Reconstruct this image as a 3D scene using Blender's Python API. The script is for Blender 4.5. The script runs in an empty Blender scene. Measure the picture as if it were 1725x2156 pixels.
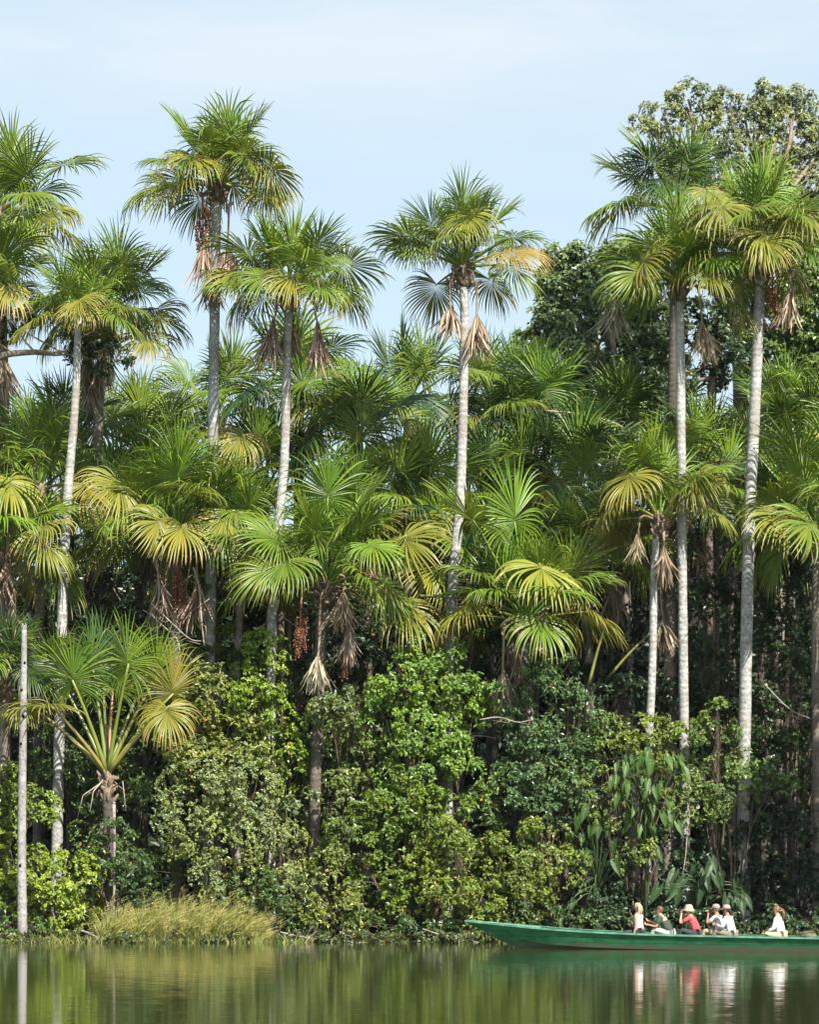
import bpy, math, random
import numpy as np
from mathutils import Vector, Matrix

# ------------------------------------------------------------------ basics
S = bpy.context.scene
COL = S.collection
F, CX, YH, HC = 5200.0, 862.5, 1841.0, 2.2     # focal length / principal column / horizon row of the survey grid, eye height
PI = math.pi
def W(px, py, d):
    """survey reading (column, row) at distance d -> world point"""
    return np.array([(px - CX) / F * d, d, HC + (YH - py) / F * d])
def nrm(v):
    v = np.asarray(v, float); return v / (np.linalg.norm(v) + 1e-12)
def ground_z(y):
    if y < 78.5: return -2.0 + 1.85 * min(1, max(0, (y - 60) / 18.5))
    if y < 80.7: return -0.15 + 0.09 * (y - 78.5) / 2.2
    if y < 90: return -0.06 + 1.26 * (y - 80.7) / 9.3
    if y < 106: return 1.2
    if y < 140: return 1.2 + 18.5 * (y - 106) / 34
    return 19.7

def mesh(name, verts, faces, mats, midx=None, attrs=None, smooth=True):
    me = bpy.data.meshes.new(name)
    verts = np.asarray(verts, np.float32).reshape(-1, 3)
    if isinstance(faces, np.ndarray):
        nf, k = faces.shape
        me.vertices.add(len(verts)); me.vertices.foreach_set('co', verts.ravel())
        me.loops.add(nf * k); me.loops.foreach_set('vertex_index', faces.astype(np.int32).ravel())
        me.polygons.add(nf)
        me.polygons.foreach_set('loop_start', np.arange(0, nf * k, k, dtype=np.int32))
        me.polygons.foreach_set('loop_total', np.full(nf, k, np.int32))
        me.update(calc_edges=True)
    else:
        me.from_pydata([tuple(map(float, v)) for v in verts], [], [tuple(map(int, f)) for f in faces]); me.update()
    for m in mats: me.materials.append(m)
    if midx is not None: me.polygons.foreach_set('material_index', np.asarray(midx, np.int32))
    for k, a in (attrs or {}).items():
        at = me.attributes.new(k, 'FLOAT', 'POINT'); at.data.foreach_set('value', np.asarray(a, np.float32))
    me.polygons.foreach_set('use_smooth', np.full(len(me.polygons), smooth))
    me.validate()
    return me
def obj(name, me, parent=None, loc=(0, 0, 0), color=None):
    o = bpy.data.objects.new(name, me); COL.objects.link(o)
    o.location = tuple(map(float, loc))
    if parent is not None: o.parent = parent
    if color is not None: o.color = color
    return o
def tag(o, label, cat, group=None):
    o['label'] = label; o['category'] = cat
    if group: o['group'] = group
    return o
def thing(name, label, cat, loc=(0, 0, 0), group=None):
    return tag(obj(name, None, None, loc), label, cat, group)

class MB:
    """collects tubes, boxes and blobs into one mesh"""
    def __init__(s): s.v = []; s.f = []; s.m = []
    def add(s, v, f, m=0):
        b = len(s.v); s.v += [tuple(map(float, p)) for p in v]
        s.f += [tuple(i + b for i in q) for q in f]; s.m += [m] * len(f)
    def tube(s, pts, rad, sides=8, m=0, cap=True):
        pts = [np.asarray(p, float) for p in pts]; n = len(pts)
        if not hasattr(rad, '__len__'): rad = [rad] * n
        v = []; ref = None
        for i in range(n):
            t = nrm(pts[min(i + 1, n - 1)] - pts[max(i - 1, 0)])
            if ref is None: ref = np.array([1, 0, 0]) if abs(t[0]) < .8 else np.array([0, 1, 0])
            a = nrm(ref - t * ref.dot(t)); b = np.cross(t, a); ref = a
            for k in range(sides):
                w = 2 * PI * k / sides
                v.append(pts[i] + rad[i] * (a * math.cos(w) + b * math.sin(w)))
        f = [(i * sides + k, i * sides + (k + 1) % sides, (i + 1) * sides + (k + 1) % sides, (i + 1) * sides + k) for i in range(n - 1) for k in range(sides)]
        if cap: f += [tuple(range(sides))[::-1], tuple((n - 1) * sides + k for k in range(sides))]
        s.add(v, f, m)
    def ball(s, c, r, m=0, u=10, w=7):
        r = np.array(r if hasattr(r, '__len__') else (r, r, r), float); c = np.asarray(c, float)
        v = [c + r * (0, 0, 1)]
        for i in range(1, w):
            th = PI * i / w
            v += [c + r * np.array((math.sin(th) * math.cos(2 * PI * k / u), math.sin(th) * math.sin(2 * PI * k / u), math.cos(th))) for k in range(u)]
        v.append(c - r * (0, 0, 1)); e = len(v) - 1
        f = [(0, 1 + k, 1 + (k + 1) % u) for k in range(u)]
        for i in range(w - 2):
            f += [(1 + i * u + k, 1 + (i + 1) * u + k, 1 + (i + 1) * u + (k + 1) % u, 1 + i * u + (k + 1) % u) for k in range(u)]
        f += [(e, 1 + (w - 2) * u + (k + 1) % u, 1 + (w - 2) * u + k) for k in range(u)]
        s.add(v, f, m)
    def box(s, c, h, m=0, rot=None):
        v = [np.array((x, y, z)) * h for x in (-1, 1) for y in (-1, 1) for z in (-1, 1)]
        if rot is not None: v = [rot @ p for p in v]
        s.add([p + np.asarray(c) for p in v], [(0, 1, 3, 2), (4, 6, 7, 5), (0, 4, 5, 1), (2, 3, 7, 6), (0, 2, 6, 4), (1, 5, 7, 3)], m)
    def me(s, name, mats, smooth=True): return mesh(name, s.v, s.f, mats, s.m, None, smooth)

# ------------------------------------------------------------------ materials
def mat(name):
    m = bpy.data.materials.new(name); m.use_nodes = True
    nt = m.node_tree; nt.nodes.clear()
    return m, nt, nt.nodes.new('ShaderNodeOutputMaterial')
def N(nt, t, **kw):
    n = nt.nodes.new('ShaderNode' + t)
    for k, v in kw.items():
        if hasattr(n, k): setattr(n, k, v)
        else: n.inputs[k].default_value = v
    return n
def L(nt, a, b): nt.links.new(a, b)
def MIX(nt, fac, a, b, blend='MIX'):
    n = nt.nodes.new('ShaderNodeMix'); n.data_type = 'RGBA'; n.blend_type = blend; n.clamp_factor = True
    for s, v in ((n.inputs[0], fac), (n.inputs[6], a), (n.inputs[7], b)):
        if hasattr(v, 'is_linked') or hasattr(v, 'links'): nt.links.new(v, s)
        else: s.default_value = v
    return n.outputs[2]
def MATH(nt, op, a, b=0.0, c=None):
    n = nt.nodes.new('ShaderNodeMath'); n.operation = op
    for i, v in enumerate((a, b, c)):
        if v is None: continue
        if hasattr(v, 'links'): nt.links.new(v, n.inputs[i])
        else: n.inputs[i].default_value = v
    return n.outputs[0]
def MAP(nt, x, a, b, c=0., d=1.):
    n = nt.nodes.new('ShaderNodeMapRange'); n.interpolation_type = 'SMOOTHSTEP'
    nt.links.new(x, n.inputs[0])
    for i, v in enumerate((a, b, c, d)): n.inputs[i + 1].default_value = v
    return n.outputs[0]
def leaf_shader(nt, out, col, rough, trans, spec=.5):
    p = N(nt, 'BsdfPrincipled', **{'Roughness': rough, 'Specular IOR Level': spec}); L(nt, col, p.inputs['Base Color'])
    t = N(nt, 'BsdfTranslucent')
    L(nt, MIX(nt, 1.0, col, (1.5, 1.35, .6, 1), 'MULTIPLY'), t.inputs[0])
    x = N(nt, 'MixShader', Fac=trans); L(nt, p.outputs[0], x.inputs[1]); L(nt, t.outputs[0], x.inputs[2]); L(nt, x.outputs[0], out.inputs[0])

def m_palm():
    m, nt, out = mat('palm_leaf')
    oi = N(nt, 'ObjectInfo'); s = N(nt, 'Attribute', attribute_name='s'); v = N(nt, 'Attribute', attribute_name='v')
    c = MIX(nt, MAP(nt, v.outputs['Fac'], 0, 1, 0, .7), oi.outputs['Color'], MIX(nt, 1., oi.outputs['Color'], (1.9, 1.35, .9, 1), 'MULTIPLY'))
    # dry straw tips, longer the older the frond (object alpha)
    thr = MATH(nt, 'SUBTRACT', 1.02, MATH(nt, 'MULTIPLY', oi.outputs['Alpha'], .6))
    thr = MATH(nt, 'ADD', thr, MATH(nt, 'MULTIPLY_ADD', v.outputs['Fac'], .5, -.25))
    k = MATH(nt, 'MULTIPLY', MATH(nt, 'SUBTRACT', s.outputs['Fac'], thr), 4.)
    c = MIX(nt, k, c, (.36, .27, .10, 1))
    leaf_shader(nt, out, c, .36, .20, .38)
    return m
def m_dead():
    m, nt, out = mat('dead_palm_leaf')
    oi = N(nt, 'ObjectInfo'); v = N(nt, 'Attribute', attribute_name='v')
    c = MIX(nt, v.outputs['Fac'], MIX(nt, 1., oi.outputs['Color'], (.55, .5, .45, 1), 'MULTIPLY'), MIX(nt, 1., oi.outputs['Color'], (1.35, 1.35, 1.3, 1), 'MULTIPLY'))
    leaf_shader(nt, out, c, .7, .1, .2)
    return m
def m_petiole():
    m, nt, out = mat('palm_petiole')
    oi = N(nt, 'ObjectInfo'); n = N(nt, 'TexNoise', Scale=3.0)
    c = MIX(nt, n.outputs[0], MIX(nt, 1., oi.outputs['Color'], (.75, .75, .7, 1), 'MULTIPLY'), MIX(nt, 1., oi.outputs['Color'], (1.3, 1.2, 1.1, 1), 'MULTIPLY'))
    p = N(nt, 'BsdfPrincipled', Roughness=.4); L(nt, c, p.inputs[0]); L(nt, p.outputs[0], out.inputs[0])
    return m
def m_leaf():
    m, nt, out = mat('broad_leaf')
    oi = N(nt, 'ObjectInfo'); v = N(nt, 'Attribute', attribute_name='v'); c2 = N(nt, 'Attribute', attribute_name='c')
    base = oi.outputs['Color']
    c = MIX(nt, v.outputs['Fac'], MIX(nt, 1., base, (.7, .74, .8, 1), 'MULTIPLY'), MIX(nt, 1., base, (1.25, 1.28, 1.05, 1), 'MULTIPLY'))
    c = MIX(nt, MAP(nt, c2.outputs['Fac'], .2, 1, 0, .8), c, MIX(nt, 1., c, (1.45, 1.32, .8, 1), 'MULTIPLY'))
    # a few dying leaves; object alpha says how many
    k = MATH(nt, 'GREATER_THAN', v.outputs['Fac'], MATH(nt, 'SUBTRACT', 1.0, MATH(nt, 'MULTIPLY', oi.outputs['Alpha'], .03)))
    c = MIX(nt, k, c, (.36, .19, .05, 1))
    leaf_shader(nt, out, c, .38, .20, .5)
    return m
def m_bark(name, a, b, ring=9., dark=(.10, .09, .08, 1), patch=(.62, .62, .58, 1), ringk=.14):
    m, nt, out = mat(name)
    oi = N(nt, 'ObjectInfo'); tc = N(nt, 'TexCoord')
    mp = N(nt, 'Mapping'); mp.inputs['Scale'].default_value = (1, 1, 1); L(nt, tc.outputs['Object'], mp.inputs[0])
    n1 = N(nt, 'TexNoise', Scale=2.2, Detail=5.); n2 = N(nt, 'TexNoise', Scale=11., Detail=4.); n3 = N(nt, 'TexNoise', Scale=.5, Detail=2.)
    for n in (n1, n2, n3): L(nt, mp.outputs[0], n.inputs[0])
    w = N(nt, 'TexWave', wave_type='BANDS', bands_direction='Z', Scale=ring / 6.28, Distortion=3.5, Detail=2.); w.inputs['Detail Scale'].default_value = 2.
    L(nt, mp.outputs[0], w.inputs[0])
    c = MIX(nt, MAP(nt, n1.outputs[0], .35, .65), a, b)
    c = MIX(nt, MATH(nt, 'MULTIPLY', MAP(nt, w.outputs[0], .72, 1.), ringk), c, dark)
    c = MIX(nt, MATH(nt, 'MULTIPLY', MAP(nt, n2.outputs[0], .55, .68), .75), c, patch)
    c = MIX(nt, MATH(nt, 'MULTIPLY', MAP(nt, n2.outputs[0], .45, .33), .6), c, dark)
    c = MIX(nt, MATH(nt, 'MULTIPLY', MAP(nt, n3.outputs[0], .53, .64), .5), c, (.22, .18, .15, 1))
    c = MIX(nt, 1., c, oi.outputs['Color'], 'MULTIPLY')
    p = N(nt, 'BsdfPrincipled', Roughness=.85); p.inputs['Specular IOR Level'].default_value = .2
    L(nt, c, p.inputs[0])
    bp = N(nt, 'Bump', Strength=.6, Distance=.03); L(nt, MATH(nt, 'ADD', n2.outputs[0], MATH(nt, 'MULTIPLY', w.outputs[0], .5)), bp.inputs['Height']); L(nt, bp.outputs[0], p.inputs['Normal'])
    L(nt, p.outputs[0], out.inputs[0])
    return m
def m_plain(name, col, rough=.6, var=.25, scale=6., spec=.4, bump=0.):
    m, nt, out = mat(name)
    n = N(nt, 'TexNoise', Scale=scale, Detail=4.); tc = N(nt, 'TexCoord'); L(nt, tc.outputs['Object'], n.inputs[0])
    c = MIX(nt, MAP(nt, n.outputs[0], .3, .7), tuple(x * (1 - var) for x in col[:3]) + (1,), tuple(min(1, x * (1 + var)) for x in col[:3]) + (1,))
    p = N(nt, 'BsdfPrincipled', Roughness=rough); p.inputs['Specular IOR Level'].default_value = spec
    L(nt, c, p.inputs[0])
    if bump:
        bp = N(nt, 'Bump', Strength=bump, Distance=.02); L(nt, n.outputs[0], bp.inputs['Height']); L(nt, bp.outputs[0], p.inputs['Normal'])
    L(nt, p.outputs[0], out.inputs[0])
    return m
PALM, DEAD, PET, LEAF = m_palm(), m_dead(), m_petiole(), m_leaf()
TRUNK = m_bark('palm_trunk', (.235, .23, .215, 1), (.34, .335, .315, 1), patch=(.45, .45, .43, 1))
BARK = m_bark('tree_bark', (.16, .13, .10, 1), (.26, .22, .18, 1), 2., ringk=.1, patch=(.36, .35, .31, 1))
TWIG = m_plain('bare_twig', (.30, .26, .22), .8)
SHEATH = m_plain('fibre', (.20, .15, .11), .85, .5, 14., .2, .8)
FRUIT = m_plain('palm_fruit', (.21, .085, .042), .5, .5, 5.)

G1, G2, G3 = 'tall fan palms in front', 'middling fan palms under the tall ones', 'fan palms farther back in the wood'
# ------------------------------------------------------------------ palm fronds (shared meshes)
def blade(name, pitch, droop, fold, seed, n=58, spread=152):
    r = np.random.RandomState(seed); sp = math.radians(spread)
    g = np.array([-math.sin(math.radians(pitch)), 0, -math.cos(math.radians(pitch))])
    ss = np.array([0, .14, .30, .42, .54, .66, .78, .90, 1.0]); V = []; Fc = []; A = []; B = []
    dphi = 2 * sp / n; gap = 0
    for i in range(n):
        if r.rand() < .03: continue
        ph = -sp + dphi * (i + .5) + r.normal(0, .012)
        q = abs(ph) / sp
        costa = .20 * max(0, 1 - q * 1.3)
        p = np.array([costa, 0, -.25 * costa ** 2])
        Ln = (.98 - .27 * q ** 2) * r.uniform(.88, 1.06)
        d = nrm([math.cos(ph), math.sin(ph), fold * (.15 + .85 * abs(math.sin(ph))) + r.normal(0, .05)])
        side = np.array([-math.sin(ph), math.cos(ph), 0.])
        kd = droop * r.uniform(.65, 1.35) * ((.35 + 1.75 * q ** 1.5) if pitch > 30 else 1.); tw = r.normal(0, .9); vv = r.rand(); jit = r.normal(0, .10, 3)
        brk = r.rand() < .10; bs = r.uniform(.4, .8)
        w0 = .30 * Ln * dphi * .5 * 1.3
        for j, s in enumerate(ss):
            if j:
                ds = s - ss[j - 1]
                k = kd * 3.3 * (s ** 2.3) * ds
                if brk and s > bs: k += 1.6 * ds * 2
                d = nrm(d + g * k + jit * ds * s)
                p = p + d * Ln * ds
            w = max(s, .03) * Ln * dphi * .54 if s <= .30 else w0 * 1.08 * (1 - ((s - .30) / .70) ** 2.4) * .95 + .0006
            sd = nrm(side - d * side.dot(d)); nn = np.cross(d, sd); a = tw * max(0, s - .25)
            sd2 = sd * math.cos(a) + nn * math.sin(a); nn2 = np.cross(d, sd2)
            V += [p - sd2 * w - nn2 * w * .45, p + nn2 * w * .45, p + sd2 * w - nn2 * w * .45]
            A += [s] * 3; B += [vv] * 3
        b = len(V) - 3 * len(ss)
        for j in range(len(ss) - 1):
            o = b + 3 * j
            Fc += [(o, o + 1, o + 4, o + 3), (o + 1, o + 2, o + 5, o + 4)]
    return mesh(name, V, np.array(Fc), [PALM], None, {'s': A, 'v': B}, True)
BINS = [(82, .50, .40, 134), (60, .55, .32, 142), (38, .62, .22, 148), (14, .95, .12, 152), (-12, 1.6, .05, 152), (-40, 1.8, -.05, 152), (-68, 1.1, .15, 130), (78, 1.15, .28, 154)]
BLADES = [[blade('frond_blade', p, k, f, 100 + 10 * i + j, int((47 + 4 * j) * (q / 152) ** .6), q) for j in range(4)] for i, (p, k, f, q) in enumerate(BINS)]

def dead_mesh(seed, pet=.7, length=1.5, cone=.45):
    r = np.random.RandomState(seed); V = []; Fc = []; B = []; M = []
    base = np.array([0, 0, -pet])
    for i in range(110):
        a = r.uniform(0, 2 * PI); c = cone * math.sqrt(r.rand())
        d = nrm([c * math.cos(a), c * math.sin(a) * .8, -1.0 + .25 * r.rand()]); p = base + r.normal(0, .015, 3)
        Ln = length * r.uniform(.38, 1.12); side = nrm(np.cross(d, r.normal(0, 1, 3))); vv = r.rand(); jit = r.normal(0, 1.15, 3); jit[2] *= .4
        b = len(V)
        for j in range(7):
            s = j / 6
            if j: d = nrm(d + np.array([0, 0, -.9]) * s * .25 * 1.5 + jit * .16 * s); p = p + d * Ln / 6
            w = .036 * math.sin(PI * min(1, .12 + s * .88)) + .004
            ax = nrm(side + jit * s)
            V += [p - ax * w, p + ax * w]; B += [vv, vv]
        for j in range(6): o = b + 2 * j; Fc.append((o, o + 1, o + 3, o + 2)); M.append(0)
    mb = MB(); x = r.normal(0, .05)
    mb.tube([(-.22, 0, .18), (-.05, 0, .12), (x, 0, -.1), (x * .6, 0, -pet * .6), base], [.06, .055, .045, .035, .03], 6)
    b = len(V); V += mb.v; B += [.5] * len(mb.v)
    F4 = [f for f in mb.f if len(f) == 4]
    Fc += [tuple(i + b for i in f) for f in F4]
    return mesh('dead_frond', V, np.array(Fc), [DEAD], None, {'v': B}, True)
DEADS = [dead_mesh(1, .55, 1.55, .38), dead_mesh(2, .9, 1.6, .5), dead_mesh(3, .3, 1.5, .3), dead_mesh(4, 1.2, 1.6, .55), dead_mesh(5, .45, 1.9, .25), dead_mesh(6, .8, 1.2, .7)]

def fruit_mesh(seed):
    r = np.random.RandomState(seed); mb = MB()
    mb.tube([(0, 0, .3), (.05, 0, .15), (.08, 0, -.1), (.05, 0, -1.3)], [.05, .045, .035, .012], 6)
    for i in range(30):
        z = -.15 - 1.1 * i / 30; a = r.uniform(0, 2 * PI); R = .26 * (1 - .45 * i / 30) * r.uniform(.5, 1.1)
        p0 = np.array([.06, 0, z]); p1 = p0 + [R * math.cos(a), R * math.sin(a), -.05]; p2 = p1 + [0, 0, -r.uniform(.25, .5)]
        mb.tube([p0, p1, p2], [.008, .007, .005], 3, cap=False)
        for k in range(8):
            t = k / 7; c = p1 + (p2 - p1) * t + r.normal(0, .028, 3)
            mb.ball(c, .032 * r.uniform(.8, 1.15), 0, 6, 4)
    return mb.me('fruit_bunch', [FRUIT])
FRUITS = [fruit_mesh(5), fruit_mesh(6)]

def sheath_mesh(seed):
    r = np.random.RandomState(seed); mb = MB()
    zs = np.linspace(-.75, .25, 8)
    mb.tube([(r.normal(0, .02), r.normal(0, .02), z) for z in zs], [.17, .21, .24, .25, .24, .22, .18, .10], 12)
    for i in range(16):
        a = i * 2.4 + r.normal(0, .2); z = -.65 + .8 * i / 16; c, s = math.cos(a), math.sin(a); q = r.uniform(.25, .5)
        mb.tube([(c * .17, s * .17, z - .2), (c * .27, s * .27, z), (c * (.27 + q * .5), s * (.27 + q * .5), z + q * r.uniform(-.2, .9))], [.07, .085, .045], 5)
    return mb.me('leaf_sheath', [SHEATH])
SHEATHS = [sheath_mesh(i) for i in range(3)]

def spline(pts, n):
    pts = np.asarray(pts, float); m = len(pts)
    if m == 2: return [pts[0] + (pts[1] - pts[0]) * t for t in np.linspace(0, 1, n)]
    P = np.vstack([2 * pts[0] - pts[1], pts, 2 * pts[-1] - pts[-2]]); out = []
    for t in np.linspace(0, m - 1 - 1e-6, n):
        i = int(t); u = t - i; a, b, c, d = P[i:i + 4]
        out.append(.5 * (2 * b + (c - a) * u + (2 * a - 5 * b + 4 * c - d) * u * u + (3 * b - a - 3 * c + d) * u ** 3))
    return out

YOUNG, MID, DEEP_SHADE, OLD, YEL, ORA = (.106, .200, .022), (.098, .172, .024), (.036, .086, .024), (.145, .182, .032), (.182, .206, .040), (.215, .185, .042)  # third tint is a deep green that carries shade in the frond colour
def jit(rr, c, k=.15):
    f = 1 + rr.uniform(-k, k); return tuple(x * f * (1 + rr.uniform(-k, k) * .4) for x in c)

def frond(root, base, H, C, rr, tint, age, size, pitch_add=0., pet_r=.035, pcol=None, roll=None, face=None):
    H = np.asarray(H, float); C = np.asarray(C, float); d = C - H; l = np.linalg.norm(d)
    P1 = H + d * .5 + np.array([0, 0, .07 * l])
    tan = nrm(C - P1); hz = math.hypot(tan[0], tan[1])
    az = math.atan2(d[1], d[0]) if math.hypot(d[0], d[1]) > .08 else rr.uniform(0, 2 * PI)
    pitch = math.degrees(math.atan2(tan[2], hz)) + pitch_add
    if face is not None: az = -PI / 2 + rr.gauss(0, .35); pitch = face + rr.gauss(0, 5)
    i = min(range(7), key=lambda k: abs(BINS[k][0] - pitch))
    if face is not None and face > 60: i = 7
    pitch = max(-78, min(88, pitch))
    o = obj('frond', BLADES[i][rr.randrange(4)], root, color=tint + (age,))
    M = Matrix.Translation(Vector(C - base)) @ Matrix.Rotation(az, 4, 'Z') @ Matrix.Rotation(-math.radians(pitch), 4, 'Y') @ Matrix.Rotation(roll if roll is not None else rr.gauss(0, .42), 4, 'X') @ Matrix.Diagonal((size, size * rr.uniform(.9, 1.08), size, 1))
    o.matrix_local = M
    inv = np.array(M.inverted())
    pts = []
    for t in np.linspace(0, 1.04, 8):
        p = (1 - t) ** 2 * H + 2 * t * (1 - t) * P1 + t * t * C - base
        pts.append((inv @ np.append(p, 1))[:3])
    mb = MB(); mb.tube(pts, [pet_r * (1.7 - 1.0 * t) / size for t in np.linspace(0, 1, 8)], 6)
    pc = pcol or tuple(x * 1.35 for x in tint)
    obj('petiole', mb.me('petiole', [PET]), o, color=pc + (1,))
    return o

def palm(label, hub, d, trunk, seed, w=(19, 23), n=17, pet=1.75, size=1.62, elev=(84, -28), dark=0., accents=(), dead=(), fruit=(), group='tall fan palms', tcol=(1, 1, 1), sheath=True, name='fan_palm', az0=None, avoid=None, yellow=.06):
    rr = random.Random(seed)
    if group == G1: size *= .95
    H = W(hub[0], hub[1], d)
    pts = [W(x, y, d) for x, y in trunk]
    gz = ground_z(d) - .15
    if pts[-1][2] > gz + .5: pts.append(np.array([pts[-1][0] + (pts[-1][0] - pts[-2][0]) * .05, d, gz]))
    else: pts[-1][2] = gz
    base = np.array([pts[-1][0], d, gz + .15])
    root = thing(name, label, 'palm tree', base, group)
    path = spline([p - base for p in [H] + pts], 56); k = d / F / 2
    mb = MB(); nr = len(path)
    rad = [(w[0] + (w[1] - w[0]) * (i / (nr - 1)) ** .8) * k * (1 + rr.uniform(-.035, .035)) for i in range(nr)]
    mb.tube(path, rad, 14)
    obj('trunk', mb.me('trunk', [TRUNK]), root, color=tcol + (1,))
    if sheath:
        s = obj('leaf_sheath', SHEATHS[seed % 3], root, H - base + np.array([0, 0, .1])); q = w[0] * k / .15; s.scale = (q, q, 1); s.rotation_euler[2] = rr.uniform(0, 6)
    a0 = rr.uniform(0, 6.28) if az0 is None else az0
    if n: n += 4 if group != G3 else 0
    for i in range(n):
        f = (i + .5) / n
        e = math.radians(min(elev[0], 78) + (elev[1] * .45 - min(elev[0], 78)) * f ** 1.05 + rr.gauss(0, 7)); az = a0 + i * 2.39996 + rr.gauss(0, .2)
        l = pet * rr.uniform(.85, 1.12) * (.66 + .40 * min(1, f * 2.2))
        if 2 < i < n - 1 and rr.random() < .07: continue
        l *= .92
        C = H + np.array([math.cos(e) * math.cos(az), math.cos(e) * math.sin(az), math.sin(e)]) * l
        if f < .3: t = YOUNG; age = .03
        elif f < .7: t = MID if rr.random() < .7 else YOUNG; age = .12
        elif rr.random() < yellow * 2: t = YEL; age = .35
        elif rr.random() < .55: t = OLD; age = .22
        else: t = MID; age = .15
        if dark and rr.random() < dark: t = DEEP_SHADE
        frond(root, base, H, C, rr, jit(rr, t), age * rr.uniform(.7, 1.3), size * rr.uniform(.88, 1.12), 2 - 52 * max(0, f - .22) + rr.gauss(0, 9))
    for a in accents:
        t, age, pa = {'y': (YEL, .5, -36), 'o': (ORA, .55, None), 'g': (MID, .1, None), 'u': (YOUNG, .02, 78), 'l': (OLD, .25, -34)}[a[3]]
        frond(root, base, H, W(a[0], a[1] + (45 if a[3] == 'u' else 0), d + a[2]), rr, jit(rr, t), age, size * 1.05 * (a[4] if len(a) > 4 else 1.), -16, face=pa)
    def stalk(o, P, r):      # what it hangs by, from the crown to the piece
        q = o.scale[0]; A = (H - base + np.array([0, 0, -.05])); B = P - base; d_ = np.linalg.norm(B - A)
        if d_ < .35: return
        mid = (A + B) / 2 + np.array([(B - A)[0] * .25, (B - A)[1] * .2, min(.5, .22 * d_)]); M = o.matrix_basis.inverted()
        mb = MB(); mb.tube([np.array(M @ Vector(p)) for p in spline([A, mid, B, B + np.array([0, 0, -.12])], 10)], [r * (1.3 - .4 * t) / q for t in np.linspace(0, 1, 10)], 6)
        obj('petiole', mb.me('petiole', [SHEATH]), o)
    for a in dead:
        o = obj('dead_frond', DEADS[(a[3] + seed) % 6], root, W(a[0], a[1], d + a[2]) - base, jit(rr, (.34, .27, .21), .25) + (1,))
        o.rotation_euler = (rr.gauss(0, .08), rr.gauss(0, .08), rr.uniform(0, 6.28)); q = a[4] if len(a) > 4 else 1.; o.scale = (q, q, q); stalk(o, W(a[0], a[1], d + a[2]), .035)
    for a in fruit:
        o = obj('fruit_bunch', FRUITS[seed % 2], root, W(a[0], a[1], d + a[2]) - base); o.rotation_euler[2] = rr.uniform(0, 6)
        q = a[3] if len(a) > 3 else 1.; o.scale = (q, q, q); stalk(o, W(a[0], a[1], d + a[2]) + np.array([0, 0, .3 * q]), .03)
    return root

# ------------------------------------------------------------------ broad-leaved foliage
def foliage(lobes, leaf, dens, seed, rc=(.30, .60), per=8, whorls=20, asp=.27, sag=.25):
    """lobes: (centre, radii) in world units -> arrays of folded leaves, grouped in whorls on clumps on lobes"""
    r = np.random.RandomState(seed); P = []; A = []; Nn = []; Vv = []; Cc = []
    for c, rad in lobes:
        c = np.asarray(c); rad = np.asarray(rad)
        a, b, e = rad; area = 4 * PI * (((a * b) ** 1.6 + (a * e) ** 1.6 + (b * e) ** 1.6) / 3) ** (1 / 1.6)
        nc = max(4, int(area * dens * .62))
        d = r.normal(0, 1, (nc, 3)); d /= np.linalg.norm(d, axis=1)[:, None]
        keep = (d[:, 1] < .35) | (r.rand(nc) < .45); keep &= (d[:, 2] > -.75) | (r.rand(nc) < .5); d = d[keep]; nc = len(d)
        cc = c + rad * d * np.where(r.rand(nc, 1) < .7, r.uniform(.72, 1.1, (nc, 1)), r.uniform(.4, .72, (nc, 1)))
        rcl = r.uniform(*rc, nc); cv = r.rand(nc)
        dd = np.repeat(d, whorls, 0); q = dd * .7 + r.normal(0, .75, dd.shape) + [0, 0, .25]; q /= np.linalg.norm(q, axis=1)[:, None]
        wp = np.repeat(cc, whorls, 0) + q * (np.repeat(rcl, whorls) * r.uniform(.5, 1.1, len(q)))[:, None]
        q2 = np.repeat(q, per, 0); m = len(q2)
        rnd = r.normal(0, 1, (m, 3)); rnd -= q2 * (rnd * q2).sum(1)[:, None]; rnd /= np.linalg.norm(rnd, axis=1)[:, None]
        ax = q2 * r.uniform(.15, .75, (m, 1)) + rnd - np.array([0, 0, sag]); ax /= np.linalg.norm(ax, axis=1)[:, None]
        nn = q2 * .45 + r.normal(0, .22, (m, 3)) + [.28, -.44, .62]; nn -= ax * (nn * ax).sum(1)[:, None]; nn /= np.linalg.norm(nn, axis=1)[:, None]
        P.append(np.repeat(wp, per, 0) + r.normal(0, leaf * .18, (m, 3))); A.append(ax); Nn.append(nn); Vv.append(r.rand(m)); Cc.append(np.repeat(np.repeat(cv, whorls), per))
    P, A, Nn, Vv, Cc = map(np.concatenate, (P, A, Nn, Vv, Cc)); m = len(P)
    ln = leaf * r.uniform(.65, 1.25, (m, 1)); Wd = np.cross(Nn, A)
    v = np.empty((m, 4, 3), np.float32)
    v[:, 0] = P; v[:, 2] = P + A * ln - Nn * ln * .06
    v[:, 1] = P + A * ln * .48 + Wd * ln * asp + Nn * ln * .07; v[:, 3] = P + A * ln * .48 - Wd * ln * asp + Nn * ln * .07
    i = np.arange(m)[:, None] * 4
    f = np.concatenate([i + [0, 1, 2], i + [0, 2, 3]], 1).reshape(-1, 3)
    return v.reshape(-1, 3), f, {'v': np.repeat(Vv, 4), 'c': np.repeat(Cc, 4)}

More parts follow.
